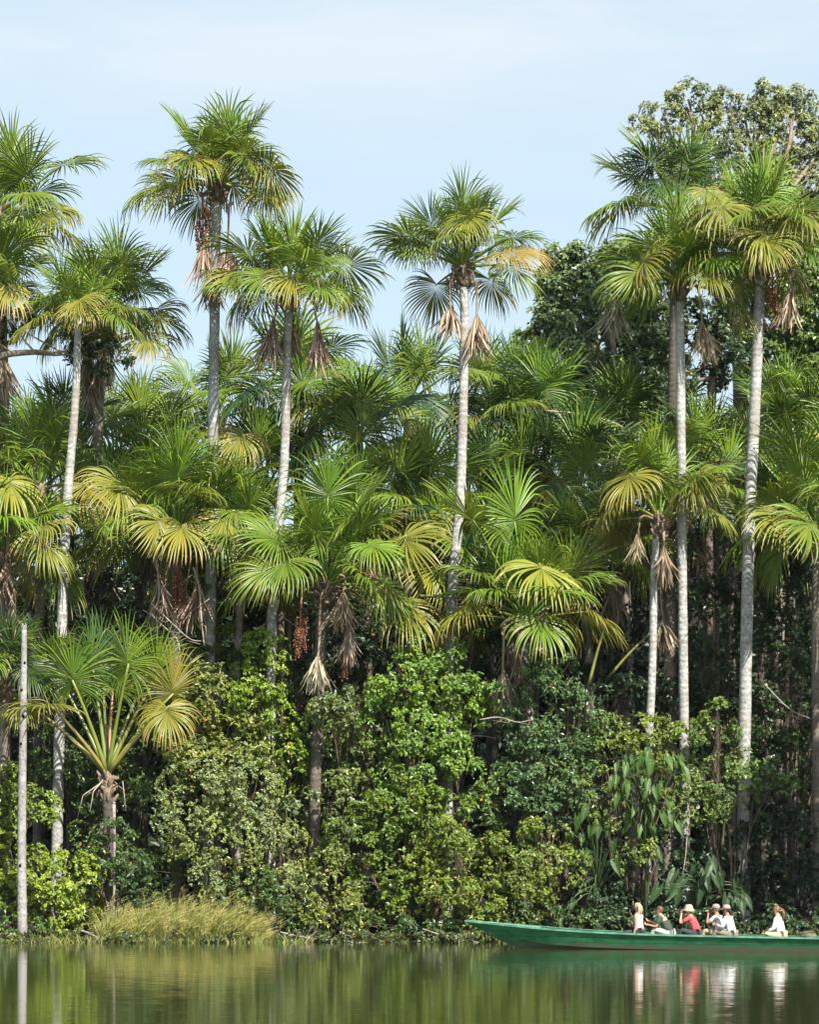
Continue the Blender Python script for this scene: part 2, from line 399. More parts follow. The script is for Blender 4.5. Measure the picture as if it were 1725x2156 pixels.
def limbs(base, lobes, seed, r0, twigs=5):
    r = random.Random(seed); mb = MB()
    for c, rad in lobes:
        c = np.asarray(c); mid = base + (c - base) * .5 + np.array([r.gauss(0, .25), r.gauss(0, .2), r.uniform(-.1, .5)])
        p = spline([base, mid, c], 9); mb.tube(p, [r0 * (1 - .75 * t) for t in np.linspace(0, 1, 9)], 7)
        for _ in range(twigs):
            k = r.randint(4, 8); e = c + np.asarray(rad) * np.array([r.gauss(0, .65), r.gauss(0, .5) - .3, r.gauss(0, .6)])
            mb.tube(spline([p[k], (p[k] + e) / 2 + np.array([0, 0, r.uniform(-.1, .2)]), e], 6), [r0 * .3, r0 * .25, r0 * .2, r0 * .16, r0 * .1, r0 * .05], 5)
    return mb

def shrub(label, d, lobes, color, seed, leaf=.17, dens=2.6, name='shrub', cat='shrub', group='shrubs along the shore', stem=.05, dying=.2, **kw):
    """lobes: column, row, half width, half height (survey grid), optional distance offset"""
    k = d / F; wl = []
    for q in lobes:
        x, y, a, b = q[:4]; dd = q[4] if len(q) > 4 else 0.
        wl.append((W(x, y, d + dd), (a * k * .93, min(a, b) * k * .85, b * k * .93)))
    bx = np.mean([c[0] for c, _ in wl]); gz = ground_z(d)
    base = np.array([bx, d + .3, gz]); root = thing(name, label, cat, base, group)
    v, f, at = foliage(wl, leaf, dens, seed, **kw)
    obj('foliage', mesh('foliage', v - base, f, [LEAF], None, at, False), root, color=color + (dying,))
    lb = limbs(np.zeros(3), [(c - base, ra) for c, ra in wl], seed, stem)
    obj('stem', lb.me('stem', [BARK]), root, color=(.55, .5, .45, 1))
    return root

def tree(label, d, trunk, w, lobes, color, seed, leaf=.2, dens=2., name='rainforest_tree', group='broad-leaved trees behind the palms', tcol=(1, 1, 1), dying=.1, **kw):
    k = d / F
    pts = [W(x, y, d) for x, y in trunk]; gz = ground_z(d)
    if pts[0][2] > gz: pts.insert(0, np.array([pts[0][0], d, gz]))
    base = pts[0]; root = thing(name, label, 'tree', base, group)
    path = spline([p - base for p in pts], 24); mb = MB()
    mb.tube(path, [(w[0] + (w[1] - w[0]) * t) * k / 2 for t in np.linspace(0, 1, 24)], 12)
    wl = [(W(q[0], q[1], d + (q[4] if len(q) > 4 else 0)) - base, (q[2] * k, min(q[2], q[3]) * k, q[3] * k)) for q in lobes]
    r = random.Random(seed)
    obj('trunk', mb.me('trunk', [BARK]), root, color=tcol + (1,))
    mb = MB()
    for c, ra in wl:
        s = path[r.randint(15, 23)]
        p = spline([s, (s + c) / 2 + np.array([r.gauss(0, .4), r.gauss(0, .4), r.gauss(0, .3)]), c], 9); mb.tube(p, [w[1] * k * .36 * (1 - .7 * t) for t in np.linspace(0, 1, 9)], 7)
        for _ in range(6):
            e = c + np.asarray(ra) * np.array([r.gauss(0, .55), r.gauss(0, .55), r.gauss(0, .55)]); q = p[r.randint(4, 8)]
            mb.tube(spline([q, (q + e) / 2 + np.array([0, 0, r.gauss(0, .2)]), e], 6), [w[1] * k * x for x in (.1, .08, .06, .05, .03, .015)], 5)
    obj('limb', mb.me('limb', [BARK]), root, color=tcol + (1,))
    v, f, at = foliage(wl, leaf, dens, seed, **kw)
    obj('crown', mesh('crown', v, f, [LEAF], None, at, False), root, color=color + (dying,))
    return root

# ------------------------------------------------------------------ setting: ground, water, far wood
def setting():
    xs = np.unique(np.concatenate([np.linspace(-400, -45, 24), np.linspace(-45, 45, 121), np.linspace(45, 400, 24)]))
    ys = np.unique(np.concatenate([[-60, 20, 55, 60, 65, 70, 74], np.linspace(76, 92, 41), np.linspace(93, 140, 24), [170, 220, 320, 450, 700]]))
    rn = np.random.RandomState(3); V = []
    for y in ys:
        for x in xs:
            yo = .9 * math.sin(x * .45 + 1.2) * .5 + .35 * math.sin(x * 1.3) + .2 * math.sin(x * 3.1 + .5)
            V.append((x, y, ground_z(y - yo if 77 < y < 95 else y) + (rn.normal(0, .04) if 81.5 < y < 130 else 0)))
    nx = len(xs); Fc = [(j * nx + i, j * nx + i + 1, (j + 1) * nx + i + 1, (j + 1) * nx + i) for j in range(len(ys) - 1) for i in range(nx - 1)]
    g = obj('ground', mesh('ground', V, np.array(Fc), [m_plain('mud', (.016, .014, .009), .95, .5, 1.2, .2, .5)])); g['kind'] = 'structure'
    # lake
    m, nt, out = mat('lake_water')
    geo = N(nt, 'NewGeometry')
    def slope(sx, sy, amp, det=2.):
        mp = N(nt, 'Mapping'); mp.inputs['Scale'].default_value = (sx, sy, 1); L(nt, geo.outputs['Position'], mp.inputs[0])
        n = N(nt, 'TexNoise', Scale=1., Detail=det); L(nt, mp.outputs[0], n.inputs[0])
        s = N(nt, 'VectorMath', operation='SUBTRACT'); L(nt, n.outputs['Color'], s.inputs[0]); s.inputs[1].default_value = (.5, .5, .5)
        q = N(nt, 'VectorMath', operation='MULTIPLY'); L(nt, s.outputs[0], q.inputs[0]); q.inputs[1].default_value = amp
        return q.outputs[0]
    a = slope(2.6, 12.0, WATER['a'], 1.); b = slope(.12, .55, WATER['b'], 1.)
    s = N(nt, 'VectorMath', operation='ADD'); L(nt, a, s.inputs[0]); L(nt, b, s.inputs[1])
    s2 = N(nt, 'VectorMath', operation='ADD'); L(nt, s.outputs[0], s2.inputs[0]); s2.inputs[1].default_value = (0, 0, 1)
    s3 = N(nt, 'VectorMath', operation='NORMALIZE'); L(nt, s2.outputs[0], s3.inputs[0])
    p = N(nt, 'BsdfPrincipled', Roughness=WATER['rough'], IOR=1.333); p.inputs['Base Color'].default_value = WATER['col']
    L(nt, s3.outputs[0], p.inputs['Normal']); L(nt, p.outputs[0], out.inputs[0])
    w = obj('water', mesh('water', [(-400, -60, 0), (400, -60, 0), (400, 84, 0), (-400, 84, 0)], np.array([(0, 1, 2, 3)]), [m])); w['kind'] = 'structure'
    # the wood farther in: one dark mass, forest shade put into its leaf colour
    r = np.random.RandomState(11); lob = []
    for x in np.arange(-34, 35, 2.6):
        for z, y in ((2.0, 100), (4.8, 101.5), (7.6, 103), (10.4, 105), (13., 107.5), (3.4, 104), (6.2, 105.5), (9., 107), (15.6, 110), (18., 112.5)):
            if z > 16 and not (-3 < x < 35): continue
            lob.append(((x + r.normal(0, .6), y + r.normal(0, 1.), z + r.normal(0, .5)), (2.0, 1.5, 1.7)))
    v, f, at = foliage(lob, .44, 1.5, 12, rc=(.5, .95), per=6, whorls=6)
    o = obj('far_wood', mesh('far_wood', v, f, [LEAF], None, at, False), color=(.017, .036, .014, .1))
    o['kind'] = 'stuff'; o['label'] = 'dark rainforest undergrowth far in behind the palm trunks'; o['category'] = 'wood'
    # low herbs and leaf litter along the water line
    lob = []
    for x in np.arange(-16, 17, .4):
        lob.append(((x, 80.25 + r.normal(0, .35), .12), (.45, .4, .16 + .1 * r.rand())))
    v, f, at = foliage(lob, .10, 9., 13, rc=(.06, .16), per=6, whorls=6)
    o = obj('bank_herbs', mesh('bank_herbs', v, f, [LEAF], None, at, False), color=(.07, .09, .03, .5))
    o['kind'] = 'stuff'; o['label'] = 'low green herbs along the muddy water line'; o['category'] = 'ground cover'

def haze():
    m, nt, out = mat('haze_air'); v = N(nt, 'VolumePrincipled', Density=.00005); v.inputs['Color'].default_value = (.85, .92, 1, 1); v.inputs['Anisotropy'].default_value = .0
    L(nt, v.outputs[0], out.inputs['Volume'])
    mb = MB(); mb.box((0, 320, 14), (405, 390, 18)); o = obj('haze', mb.me('haze', [m], False)); o['kind'] = 'stuff'; o['label'] = 'thin pale humid air over the lake and the wood'; o['category'] = 'haze'
WATER = dict(a=(.006, .050, 0), b=(.002, .005, 0), rough=.055, col=(.030, .041, .010, 1))
SUN_EL, SUN_AZ = 45., 150.      # degrees; azimuth clockwise from +Y (the view direction)

def light():
    w = bpy.data.worlds.new('World'); S.world = w; w.use_nodes = True; nt = w.node_tree
    bg = nt.nodes['Background']
    sk = N(nt, 'TexSky'); sk.sky_type = 'NISHITA'; sk.sun_disc = False
    sk.sun_elevation = math.radians(SUN_EL); sk.sun_rotation = math.radians(SUN_AZ); sk.air_density = 1.0; sk.dust_density = 1.5; sk.ozone_density = 1.0
    tc = N(nt, 'TexCoord')
    mp = N(nt, 'Mapping'); mp.inputs['Scale'].default_value = (2.2, 2.2, 9.); mp.inputs['Location'].default_value = (.35, 0, .2); L(nt, tc.outputs['Generated'], mp.inputs[0])
    n = N(nt, 'TexNoise', Scale=2.2, Detail=6.); n.inputs['Roughness'].default_value = .55; L(nt, mp.outputs[0], n.inputs[0])
    sx = N(nt, 'SeparateXYZ'); L(nt, tc.outputs['Generated'], sx.inputs[0])
    hi = MAP(nt, sx.outputs[2], .24, .37)
    k = MATH(nt, 'MULTIPLY', MATH(nt, 'MULTIPLY', MATH(nt, 'ADD', MAP(nt, n.outputs[0], .42, .72), .3), hi), MAP(nt, sx.outputs[2], .6, .4))
    c = MIX(nt, MAP(nt, sx.outputs[2], .36, .62, SKY['veil'], .10), sk.outputs[0], SKY['veilcol'])
    c = MIX(nt, MATH(nt, 'MULTIPLY', k, .75), c, SKY['cloud'])
    L(nt, c, bg.inputs[0]); bg.inputs[1].default_value = SKY['strength']
    l = bpy.data.lights.new('sun', 'SUN'); l.energy = SKY['sun']; l.angle = math.radians(.55); l.color = (1, .94, .84)
    o = bpy.data.objects.new('sun', l); COL.objects.link(o)
    e, a = math.radians(SUN_EL), math.radians(SUN_AZ)
    to = Vector((math.sin(a) * math.cos(e), math.cos(a) * math.cos(e), math.sin(e)))
    o.rotation_euler = to.to_track_quat('Z', 'Y').to_euler()
    cam = bpy.data.cameras.new('camera'); c = bpy.data.objects.new('camera', cam); COL.objects.link(c)
    c.location = (0, 0, HC); c.rotation_euler = (PI / 2, 0, 0)
    cam.sensor_fit = 'HORIZONTAL'; cam.sensor_width = 36; cam.lens = 36 * F / 1725; cam.shift_y = (YH - 1078) / 1725
    cam.clip_start = 1; cam.clip_end = 3000; S.camera = c
    S.view_settings.view_transform = 'Standard'; S.view_settings.look = 'None'; S.view_settings.exposure = SKY['exp']; S.view_settings.gamma = 1
    S.cycles.max_bounces = 8; S.cycles.diffuse_bounces = 2; S.cycles.transmission_bounces = 4; S.cycles.glossy_bounces = 4
    S.cycles.use_denoising = True

SKY = dict(veil=.62, veilcol=(4.15, 5.05, 5.35, 1), cloud=(4.75, 5.0, 5.25, 1), strength=.10, sun=5.0, exp=.95)

# ------------------------------------------------------------------ the palms

def palms():
    WH = (1.24, 1.26, 1.28); DK = (.60, .53, .46); SHADE_DD = (.30, .26, .22)  # last tint darkens trunks in place of shade
    # tall ones, from one side of the picture to the other
    palm('tall fan palm cut by the picture edge, highest of the crowns there', (2, 455), 88, [(0, 700), (4, 900), (0, 1500)], 11, (30, 34), 16, 1.9, 1.7, group=G1, tcol=DK, accents=[(25, 300, -.8, 'u', 1.0), (130, 350, -.3, 'g'), (110, 440, -1., 'l'), (60, 470, -1.4, 'g')])
    palm('fan palm crown with dry lower fans, just below the highest crown at the picture edge', (-20, 640), 86, [(-16, 900), (-10, 1500)], 12, (26, 28), 16, 1.7, 1.6, group=G1, tcol=DK, accents=[(28, 520, -1.2, 'g'), (15, 605, -1.5, 'y', .95)], dead=[(2, 700, -.4, 0, 1.2)])
    palm('slim leaning palm with a very white trunk near the bleached dead post', (165, 668), 84, [(158, 850), (140, 1080), (130, 1330), (120, 1780)], 13, (14, 26), 13, 1.45, 1.4, (80, -30), group=G1, tcol=WH, accents=[(175, 640, -1., 'y', .9), (255, 560, -.4, 'g', 1.1)], sheath=False)
    palm('fan palm on a brown trunk with long brown skirts, behind the slim white leaning trunk', (222, 670), 88, [(208, 850), (205, 1200)], 14, (20, 24), 17, 1.9, 1.65, (82, -34), group=G1, tcol=DK, accents=[(250, 530, -1., 'u', 1.1), (330, 650, -.8, 'l'), (312, 705, -1.4, 'y', 1.0), (110, 660, .3, 'g')], dead=[(188, 700, -.5, 3, 1.15), (224, 690, -.5, 0, 1.3), (180, 760, -.3, 2, .9)], )
    palm('tallest fan palm standing free against the sky with a hanging brown fruit bunch', (458, 392), 84.9, [(455, 480), (450, 800), (447, 1000), (440, 1500)], 15, (19, 25), 19, 1.85, 1.62, (84, -30), group=G1, accents=[(405, 330, -1.4, 'l', 1.05), (545, 330, -.8, 'l', 1.05), (330, 395, .2, 'g'), (560, 400, .8, 'l'), (480, 250, -.6, 'u')], dead=[(432, 470, -.4, 1), (478, 440, -.3, 0, 1.05), (440, 540, -.3, 2)], fruit=[(424, 425, -.5, 1.1)], tcol=(1.1, 1.16, 1.22))
    palm('full crowned fan palm with one yellow fan mid crown and two brown brooms under it', (609, 615), 84, [(604, 760), (598, 980), (575, 1240), (570, 1600)], 16, (17, 22), 21, 1.85, 1.62, (84, -32), group=G1, accents=[(612, 580, -1.6, 'y', 1.0), (490, 575, -.4, 'l'), (720, 560, -.5, 'g', 1.1), (690, 600, -1., 'l')], dead=[(580, 645, -.5, 0), (668, 650, -.4, 0), (618, 640, .3, 2)], tcol=WH)
    palm('lone fan palm against the sky with one orange fan and grey brown brooms', (975, 565), 85, [(978, 700), (970, 1030), (952, 1240), (945, 1420), (942, 1600)], 17, (17, 25), 20, 1.8, 1.6, (84, -20), group=G1, accents=[(1070, 530, -.8, 'o', 1.05), (870, 500, -.2, 'g', 1.05), (985, 450, -1.4, 'l', 1.0), (975, 410, -.5, 'u', 1.)], dead=[(952, 598, -.5, 0), (1001, 605, -.4, 2, 1.05)], tcol=WH)
    palm('fan palm with a fresh green crown, its straight white trunk rising beside elephant ear leaves', (1430, 598), 84, [(1433, 750), (1436, 1100), (1441, 1560), (1443, 1700)], 18, (18, 22), 20, 1.8, 1.6, (84, -26), group=G1, accents=[(1355, 545, -1.3, 'l', 1.05), (1430, 440, -.5, 'u'), (1500, 520, -1., 'g')], dead=[(1300, 590, -.2, 0, 1.0), (1470, 610, -.4, 3, .95)], tcol=WH)
    palm('darker fan palm behind two tall white trunks, its crown against the sky', (1425, 440), 94, [(1420, 640), (1415, 1000)], 19, (18, 22), 13, 2.1, 1.75, (82, -12), dark=.7, group=G1, tcol=SHADE_DD, accents=[(1310, 425, -.5, 'g', 1.1), (1380, 350, -.6, 'g', 1.1)])  # its shade is put into frond and trunk colour
    palm('thickest white trunked fan palm with a yellow fan and a dark red fruit bunch', (1603, 540), 83.5, [(1600, 620), (1588, 900), (1578, 1100), (1568, 1560), (1566, 1760)], 20, (20, 29), 21, 2.0, 1.75, (84, -24), group=G1, accents=[(1600, 490, -1.6, 'y', 1.0), (1690, 440, -1., 'l', 1.1), (1520, 430, -.7, 'l', 1.1), (1605, 370, -.5, 'u', 1.1)], dead=[(1668, 580, -.5, 0, 1.05), (1592, 600, .4, 0)], fruit=[(1632, 560, -.5, 1.15)], tcol=WH)
    # middling ones
    palm('low fan palm at the picture edge with brownish drooping fans above the bleached dead post', (8, 1160), 83.5, [(10, 1300), (8, 1700)], 31, (20, 24), 15, 1.9, 1.65, (75, -30), group=G2, tcol=DK, accents=[(18, 1010, -1., 'l', 1.05), (100, 1100, -1., 'l', 1.)], dead=[(14, 1130, -.6, 0), (22, 1200, -.5, 2)], dark=.2)
    palm('bright fan palm crown beside the upper half of the slim white leaning trunk', (85, 1030), 86, [(84, 1300), (80, 1800)], 32, (20, 24), 17, 2.0, 1.65, (80, -25), group=G2, tcol=DK, dark=.2)
    palm('fan palm with a golden brown fan hanging under its broad green crown', (378, 1120), 84.5, [(368, 1300), (372, 1700)], 33, (20, 23), 20, 2.2, 1.7, (84, -22), group=G2, tcol=DK, accents=[(383, 1105, -1.8, 'y', 1.05), (375, 950, -1., 'u', 1.15), (250, 1015, -1.2, 'l', 1.1), (440, 1020, -.8, 'g')], dead=[(330, 1180, -.5, 1), (352, 1190, -.3, 2), (415, 1190, -.3, 3), (400, 1170, .2, 0), (365, 1200, .3, 1, .9)], fruit=[(378, 1190, -.3)])
    palm('fan palm with one big yellow green drooping fan between two broader crowns', (515, 1190), 85, [(502, 1350), (500, 1700)], 34, (15, 18), 15, 2.2, 1.6, (82, -20), group=G2, tcol=(.8, .75, .7), accents=[(545, 1140, -1.8, 'l', 1.15), (475, 1085, -1.4, 'l', 1.05), (497, 1010, -1., 'u'), (510, 915, .2, 'y', 1.)])
    palm('broad fan palm with spread leaf stalks, brown fruit strings and pale broom on its trunk', (688, 1235), 83, [(676, 1330), (672, 1480), (664, 1640), (662, 1800)], 35, (22, 26), 22, 2.35, 1.75, (84, -14), group=G2, tcol=(.44, .38, .33), accents=[(850, 1130, -1.2, 'l', 1.1), (690, 1010, -.8, 'u', 1.1), (745, 1090, -1.6, 'g', 1.05), (850, 1270, .4, 'l', 1.1)], dead=[(672, 1330, -.7, 0, 1.05), (725, 1220, -.4, 1, .9), (738, 1300, -.4, 3, .9)], fruit=[(634, 1285, -.5), (734, 1330, -.3)])
    palm('fan palm drooping all round over dead sheaths above the glossy dark tree bush', (1108, 1310), 84, [(1106, 1420), (1110, 1560)], 36, (27, 27), 21, 2.2, 1.75, (84, -16), group=G2, tcol=(.7, .66, .62), accents=[(1135, 1190, -1.9, 'l', 1.15), (1085, 1060, -.8, 'u', 1.2), (1000, 1100, -1.2, 'g', 1.15)], dead=[(1058, 1330, -.7, 3, 1.1), (1090, 1330, -.6, 1, .8), (1125, 1330, .2, 2), (1150, 1290, -.3, 1, .9), (1075, 1300, .4, 0)])
    palm('shaded dark green fan palm next to the one that droops over dead sheaths', (1235, 1190), 88, [(1240, 1350), (1238, 1700)], 37, (22, 25), 19, 2.2, 1.75, (80, -28), group=G2, tcol=DK, dark=.8, dead=[(1288, 1180, -.6, 0)])  # most fronds tinted dark to carry its shade
    palm('small crowned fan palm on a thin spotted trunk with dangling grey leaf bases', (1388, 1095), 83.5, [(1379, 1180), (1374, 1400), (1368, 1540), (1364, 1700)], 38, (15, 19), 15, 1.8, 1.5, (84, 0), group=G2, tcol=WH, accents=[(1330, 1000, -1.2, 'l', 1.05), (1370, 930, -.6, 'u', 1.05), (1465, 1000, -.6, 'l', 1.0)], dead=[(1398, 1130, -.6, 0, .95), (1345, 1100, -.5, 2, .6)])
    palm('fan palm with a rust brown dead fan, half hidden by the straight white trunk', (1425, 1080), 87, [(1412, 1200), (1410, 1400), (1408, 1700)], 39, (24, 25), 14, 1.9, 1.6, (80, -10), group=G2, tcol=(.8, .68, .58), dead=[(1462, 1020, -.5, 0, 1.25), (1440, 1030, -.4, 1), (1395, 1250, -.4, 2, 1.1)], dark=.3)
    palm('fan palm with arching pale tipped fans, cut by the picture edge beside the thickest trunk', (1725, 1130), 83.5, [(1720, 1260), (1722, 1700)], 40, (20, 24), 20, 2.2, 1.75, (80, -30), group=G2, tcol=DK, accents=[(1645, 1080, -1.4, 'l', 1.15), (1690, 980, -.8, 'g', 1.1)])
    palm('young fan palm with a dark upright crown half hidden behind the bleached dead post', (10, 1430), 83, [(10, 1560), (12, 1800)], 41, (20, 24), 11, 1.6, 1.5, (84, 10), group=G2, tcol=DK, dark=.8)
    # farther back
    B = [('deep green fan palm behind the slim white trunk, at the level of the sky gap', 150, 960, 93), ('fan palm in the sky gap next to the tallest palm, crown like a dark tuft', 300, 950, 95),
         ('fan palm whose loose fans show behind the tallest palm trunk', 455, 880, 97), ('fan palm directly behind the full crowned palm with two brooms', 632, 830, 92),
         ('fan palm with upright fresh fans left of the lone palm trunk', 860, 850, 95), ('broad fan palm crown between the full crowned palm and the lone palm', 752, 930, 91),
         ('pale tipped fan palm just left of the lone palm trunk', 885, 1080, 90), ('fan palm right behind the lone palm trunk with stiff upright fans', 1035, 860, 98),
         ('shaded fan palm below the big dark tree crown', 1125, 900, 96), ('shaded fan palm with blue green fans at the foot of the round dark tree', 1210, 890, 100),
         ('shaded fan palm left of the straight white trunk', 1300, 930, 97), ('fan palm behind the small crowned palm on the spotted trunk', 1375, 930, 99),
         ('fan palm in deep shade with a brown fan below it', 1090, 1050, 93), ('fan palm between the two tallest white trunks near the picture edge', 1505, 990, 94),
         ('fan palm with stiff fans behind the thickest white trunk', 1660, 920, 96), ('fan palm with long hanging fans at the picture edge under the big tree', 1715, 960, 90),
         ('dark fan palm at the picture edge low behind the bright crown', 15, 1010, 95), ('fan palm behind the golden brown hanging fan', 290, 1080, 91),
         ('yellowish fan palm behind the pair of thin trunks', 560, 1030, 92), ('fan palm in shade beside the small crowned palm', 1195, 1020, 92),
         ('fan palm behind the broad palm with the pale broom', 770, 1110, 89), ('fan palm behind the arching palm at the picture edge', 1610, 1110, 92),
         ('fan palm filling the gap under the lone palm', 965, 1190, 90), ('fan palm behind the slim white trunk at half its height', 195, 1130, 89)]
    for i, (lab, x, y, d) in enumerate(B):
        back_shade = .8 if 1050 < x < 1420 else .35  # share of fronds tinted dark; shade of the middle band put into colour
        palm(lab, (x, y), d, [(x - 4 + i % 3 * 4, y + 300), (x, y + 600)], 60 + i, (18, 22), 13, 2.1, 1.75, (84, -30 if i % 2 else -18), dark=back_shade, group=G3, tcol=SHADE_DD, sheath=False, yellow=.03 if back_shade > .5 else .12,
             accents=[(x - 40 + i * 37 % 80, y - 95 - i * 13 % 40, -.9, 'u', 1.1), (x + 55 - i * 53 % 110, y - 60 + i * 17 % 40, -1.4, 'u' if i % 2 else 'g', 1.05), (x - 60 + i * 71 % 120, y + 5, -1.5, 'l', 1.05)],
             dead=[(x + 12 - 24 * (k % 2) + i % 5 * 3, y + 15 + 8 * k, -.4 + .3 * k, i + k, 1.15) for k in range(1 + i % 3)])
    # young palm at the water with long bare stalks
    rr = random.Random(5); d = 82.2
    root = palm('young fan palm at the shore with long bare yellow green stalks', (226, 1640), d, [(228, 1720), (230, 1860)], 70, (23, 25), 0, group=None, tcol=(.34, .30, .27), name='young_fan_palm', sheath=False)
    base = np.array(root.location)
    H = W(226, 1630, d)
    for x, y, dd, t, age, pa, pc, fa in ((155, 1438, -1.0, YOUNG, .10, -42, (.20, .24, .05), 78), (269, 1405, -1.1, YOUNG, .06, -18, (.17, .24, .05), 78), (360, 1465, -.2, (.16, .17, .03), .3, 5, (.20, .25, .06), 78), (352, 1490, -1.1, (.17, .20, .03), .5, -40, (.22, .2, .06), -52),
                                     (112, 1490, -1.0, OLD, .35, -38, (.24, .20, .06), None), (195, 1405, .6, DEEP_SHADE, .1, 15, (.15, .2, .05), None), (238, 1450, .9, MID, .1, 15, (.25, .14, .06), None), (50, 1475, .9, OLD, .3, -5, (.2, .2, .06), -30), (300, 1440, 1.2, MID, .1, 5, (.15, .2, .05), None), (215, 1400, 1.3, DEEP_SHADE, .05, 5, (.15, .2, .05), 82), (120, 1420, .6, MID, .1, 5, (.15, .2, .05), 60), (330, 1425, .3, YOUNG, .15, 5, (.2, .22, .05), 70)):
        frond(root, base, H, W(x, y, d + dd), rr, jit(rr, t), age, (1.45 if fa and fa < 0 else 1.75), pa, .05, pc, roll=0., face=fa)
    mb = MB()
    for k in range(5):
        a = k * 2.4 + .9; c, s = math.cos(a), math.sin(a); z = -.2 - .12 * (k % 4); q = rr.uniform(.5, 1.1)
        p = H - base + np.array([c * .25, s * .25, z])
        mb.tube([p, p + np.array([c * q * .6, s * q * .5, q * rr.uniform(-.5, .5)]), p + np.array([c * q * .8, s * q * .7, -q * rr.uniform(.6, 1.5)])], [.028, .02, .012], 6)
    obj('dead_stalk', mb.me('dead_stalk', [TWIG]), root)
    obj('leaf_sheath', SHEATHS[1], root, H - base + np.array([0, 0, -.1])).scale = (.75, .75, 1.2)
    # bleached dead trunk standing at the water
    d = 80.6; pts = [W(x, y, d) for x, y in ((51, 1322), (49, 1500), (46, 1750), (47, 1978))]; pts[-1][2] = -.1
    base = pts[-1].copy(); root = thing('dead_palm_trunk', 'bleached bare dead palm trunk with woodpecker holes standing at the water', 'dead tree', base)
    path = spline([p - base for p in pts], 40); k = d / F / 2; mb = MB(); r = np.random.RandomState(4)
    mb.tube(path, [(11 + 10 * (i / 39) ** .8) * k * (1 + r.normal(0, .012)) for i in range(40)], 16)
    t = path[0]
    for i in range(9): a = i * .7; mb.tube([t + np.array([math.cos(a) * .07, math.sin(a) * .07, -.05]), t + np.array([math.cos(a) * .065, math.sin(a) * .065, .04 + .12 * r.rand()])], [.03, .012], 4)
    obj('trunk', mb.me('trunk', [m_bark('bleached_wood', (.24, .235, .23, 1), (.33, .325, .315, 1), 5., patch=(.40, .39, .38, 1), ringk=.08)]), root)
    mb = MB()
    for y, dx, s in ((1396, 3, 1.), (1453, -2, .9), (1508, 1, 1.25), (1566, -3, 1.1), (1757, 9, 1.), (1822, -3, 1.1)):
        p = W(50 - (y - 1322) * .006 + dx, y, d) - base; f = (y - 1322) / 656; rr_ = (11 + 10 * f ** .8) * k
        p[1] = -math.sqrt(max(.0001, rr_ ** 2 - (dx / F * d) ** 2)) * .98 + path[min(39, int(f * 39))][1]
        mb.ball(p, (.042 * s, .03, .055 * s), 0, 8, 6)
    obj('hole', mb.me('hole', [m_plain('hole', (.006, .006, .006), 1., 0., 1., 0.)]), root)
    # thin broken stick beside the young palm
    mb = MB(); d = 81.6; p0 = W(238, 1860, d); p0[2] = ground_z(d) - .1; p1 = W(240, 1692, d)
    mb.tube(spline([p0 - p0, (p1 - p0) * .5 + np.array([.03, 0, 0]), p1 - p0], 10), list(np.linspace(.04, .055, 10)), 8)
    mb.tube([p1 - p0, p1 - p0 + np.array([.02, 0, .06])], [.065, .04], 7)
    o = tag(obj('broken_stick', mb.me('broken_stick', [TWIG]), None, p0), 'thin pale broken stick standing beside the young palm', 'dead wood')
    # leaning green stalks under the shaded palms
    for (x0, y0, x1, y1, w, lab) in ((1240, 1440, 1280, 1300, 4, 'steep yellow green leaf stalk leaning in the dark between the palm trunks'), (1270, 1440, 1372, 1330, 3.4, 'long slanting green leaf stalk reaching to the thin spotted palm trunk'), (880, 1255, 1040, 1268, 4, 'level green leaf stalk crossing behind the lone palm trunk')):
        mb = MB(); d = 86.; a = W(x0, y0, d); b = W(x1, y1, d); mb.tube(spline([a - a, (b - a) * .5 + np.array([0, 0, .08]), b - a], 8), list(np.linspace(w, w * .6, 8) * d / F), 6)
        tag(obj('leaning_stalk', mb.me('leaning_stalk', [PET]), None, a, (.22, .24, .06, 1)), lab, 'leaf stalk', 'leaning leaf stalks')

